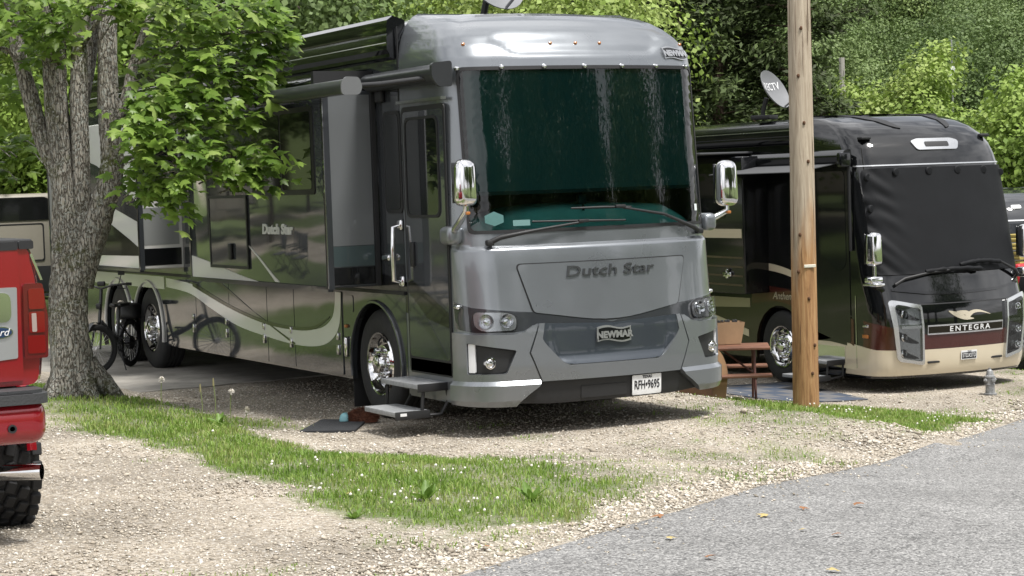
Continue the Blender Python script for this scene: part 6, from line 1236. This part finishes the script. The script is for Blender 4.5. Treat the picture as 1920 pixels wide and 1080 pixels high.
# crates and a bag in the grey pickup's bed
cr_m = M('crate_yellow', (.42, .34, .10), .6); zt = -1.02+1.60
for i, (dx, dy, dz, lab) in enumerate(((.0, .0, 0, 'yellow crate stacked at the bottom in the grey pickup bed'), (.02, .02, .27, 'yellow crate on top of the stack in the grey pickup bed'))):
    p = pix(1914, 470, 31.5); c = empty('crate', (p[0]+dx, p[1]+dy, zt+dz), R(9), lab, 'crate'); m = MB(); m.rbox((0, 0, .02), (.5, .36, .03), .005); m.build('base', cr_m, c)
    for s in (-1, 1):
        for zz in (.07, .15, .22): m = MB(); m.rbox((0, s*.175, zz), (.5, .015, .05), .004); m.build('slat', cr_m, c); m = MB(); m.rbox((s*.245, 0, zz), (.015, .33, .05), .004); m.build('slat', cr_m, c)
p = pix(1913, 495, 31.0); sb = empty('snack_bag', (p[0], p[1], p[2]-.22), R(20), 'red and white bag by the right edge beside the black motorhome', 'bag'); sb.location.z = zt-.32
m = MB(); m.rbox((0, 0, .20), (.26, .12, .40), .05, 3); m.build('bag', M('bag_red', (.45, .02, .03), .4), sb, 60); m = MB(); m.rbox((0, -.06, .22), (.15, .02, .12), .008); m.build('bag_panel', plate_w, sb)
# far pole and mast on the hillside
for px, y0, y1, d, lab, r in ((1578, 240, 108, 60, 'thin pale utility pole on the hillside right of the brown pole', .085), ):
    a, b = pix(px, y0, d), pix(px, y1, d); e = empty('far_utility_pole', (b[0], b[1], a[2]-3), 0, lab, 'pole'); m = MB(); m.tube([(0, 0, 0), (0, 0, b[2]-a[2]+3)], r, 8); m.build('pole', M('pale_wood', (.30, .285, .26), .8), e)
a, b = pix(1785, 240, 50), pix(1784, 74, 50); e = empty('antenna_mast', (b[0], b[1], a[2]-2), 0, 'thin antenna mast with a small white dish against the wooded hill', 'antenna'); H = b[2]-a[2]+2; m = MB(); m.tube([(0, 0, 0), (0, 0, H)], .018, 6); m.build('mast', alu, e)
m = MB(); m.lathe([(0, 0), (.09, .02), (.105, .045), (.09, .035), (0, .015)], (0.07, -.05, H-.72), 'y', 18); m.build('dish', plate_w, e, 40); m = MB(); m.rbox((-.05, 0, H-.85), (.09, .06, .26), .02); m.build('antenna_panel', plate_w, e)

# ------------------------------------------------------------------ tall weeds and broadleaf plants in the grass
weed_m = leafmat('weed_leaf', [(.07, .13, .02), (.13, .23, .035), (.2, .32, .06)], .3, .5, 3); stem_m = M('weed_stem', (.16, .20, .07), .7); puff = M('seed_puff', (.55, .52, .46), .9)
for x, y, h, lab in ((-2.10, 2.2, .36, 'dandelion seed head nearest the maple roots'), (-1.93, .52, .24, 'bent dandelion seed head in the middle of the grass strip'), (-1.62, 1.75, .33, 'dandelion seed head halfway along the grass strip')):
    d = empty('dandelion', (x, y, g1(x, y)), random.uniform(0, 6), lab, 'plant'); m = MB(); m.tube([(0, 0, 0), (.02, 0, h*.6), (.03, .01, h)], .004, 5); m.build('stem', stem_m, d); m = MB(); n = 60
    for k in range(n):
        u = Vector(rng.normal(size=3)).normalized(); c = Vector((.03, .01, h)); t_ = u.cross(Vector((.3, .2, .9))).normalized()*.004; m.add([c+u*.006-t_*.2, c+u*.006+t_*.2, c+u*.03+t_, c+u*.03-t_], [(0, 1, 2, 3)])
    m.build('seed_head', puff, d, None)
for x, y, h, lab in ((-1.66, 2.05, .40, 'tall plantain stalk with a seed spike by the maple'), (-1.80, 2.0, .34, 'shorter plantain stalk with a seed spike by the maple')):
    d = empty('plantain', (x, y, g1(x, y)), 0, lab, 'plant'); m = MB(); m.tube([(0, 0, 0), (.01, 0, h*.5), (0, .01, h)], .004, 5); m.build('stalk', stem_m, d); m = MB(); m.tube([(0, .01, h-.05), (0, .01, h+.02)], [.009, .006], 6); m.build('seed_spike', M('spike', (.22, .20, .10), .9), d)
T6 = np.array([(0, 0, 0), (.16, .25, .05), (.20, .55, .06), (.10, .85, .02), (0, 1, -.03), (-.10, .85, .02), (-.20, .55, .06), (-.16, .25, .05), (0, .5, -.01)]); F6 = np.array([(8, i, (i+1) % 8) for i in range(8)]); lfm = fast_mesh('leaf', T6, F6, weed_m)
for x, y, n, s, lab in ((-2.35, -3.9, 10, .13, 'dock plant with upright broad leaves at the left of the clover'), (-1.75, -4.15, 9, .12, 'dock plant with broad leaves at the right of the clover'), (-3.1, -4.55, 6, .10, 'low rosette of broad leaves at the gravel edge'), (-1.63, 2.0, 6, .14, 'leafy rosette at the foot of the plantain stalks')):
    d = empty('broadleaf_weed', (x, y, g1(x, y)), 0, lab, 'plant')
    for k in range(n):
        o = link('leaf', lfm, d, (0, 0, 0), (R(random.uniform(25, 70)), R(random.uniform(-25, 25)), 2*math.pi*k/n+random.uniform(-.3, .3)), s*random.uniform(.7, 1.2))
# fallen leaves on the road and gravel
dry = [M('dry_leaf', (.22, .10, .04), .8), M('pale_dry_leaf', (.38, .30, .12), .8)]
for i, (px, py) in enumerate(((1240, 967), (1250, 1010), (1325, 1046), (1440, 968), (1500, 953), (1508, 995), (1567, 1003), (1565, 1072), (908, 1027), (660, 925), (1605, 945))):
    d = _f+_r*(px-960)/3788.3+_u*(540-py)/3788.3; t_ = 6.0
    while True:
        q = CAM+d*t_
        if q[2] < g1(q[0], q[1])+.02: break
        t_ += .02
    o = link('fallen_leaf', lm.copy() if i < 2 else None or bpy.data.meshes[lm.name].copy(), None, (q[0], q[1], g1(q[0], q[1])+.03), (R(random.uniform(-15, 15)), R(random.uniform(-15, 15)), random.uniform(0, 6)), random.uniform(.05, .085)); o.data.materials.clear(); o.data.materials.append(dry[i % 2])
    tag(o, 'dry fallen leaf lying on the road or its gravel edge', 'leaf', 'fallen leaves by the road')
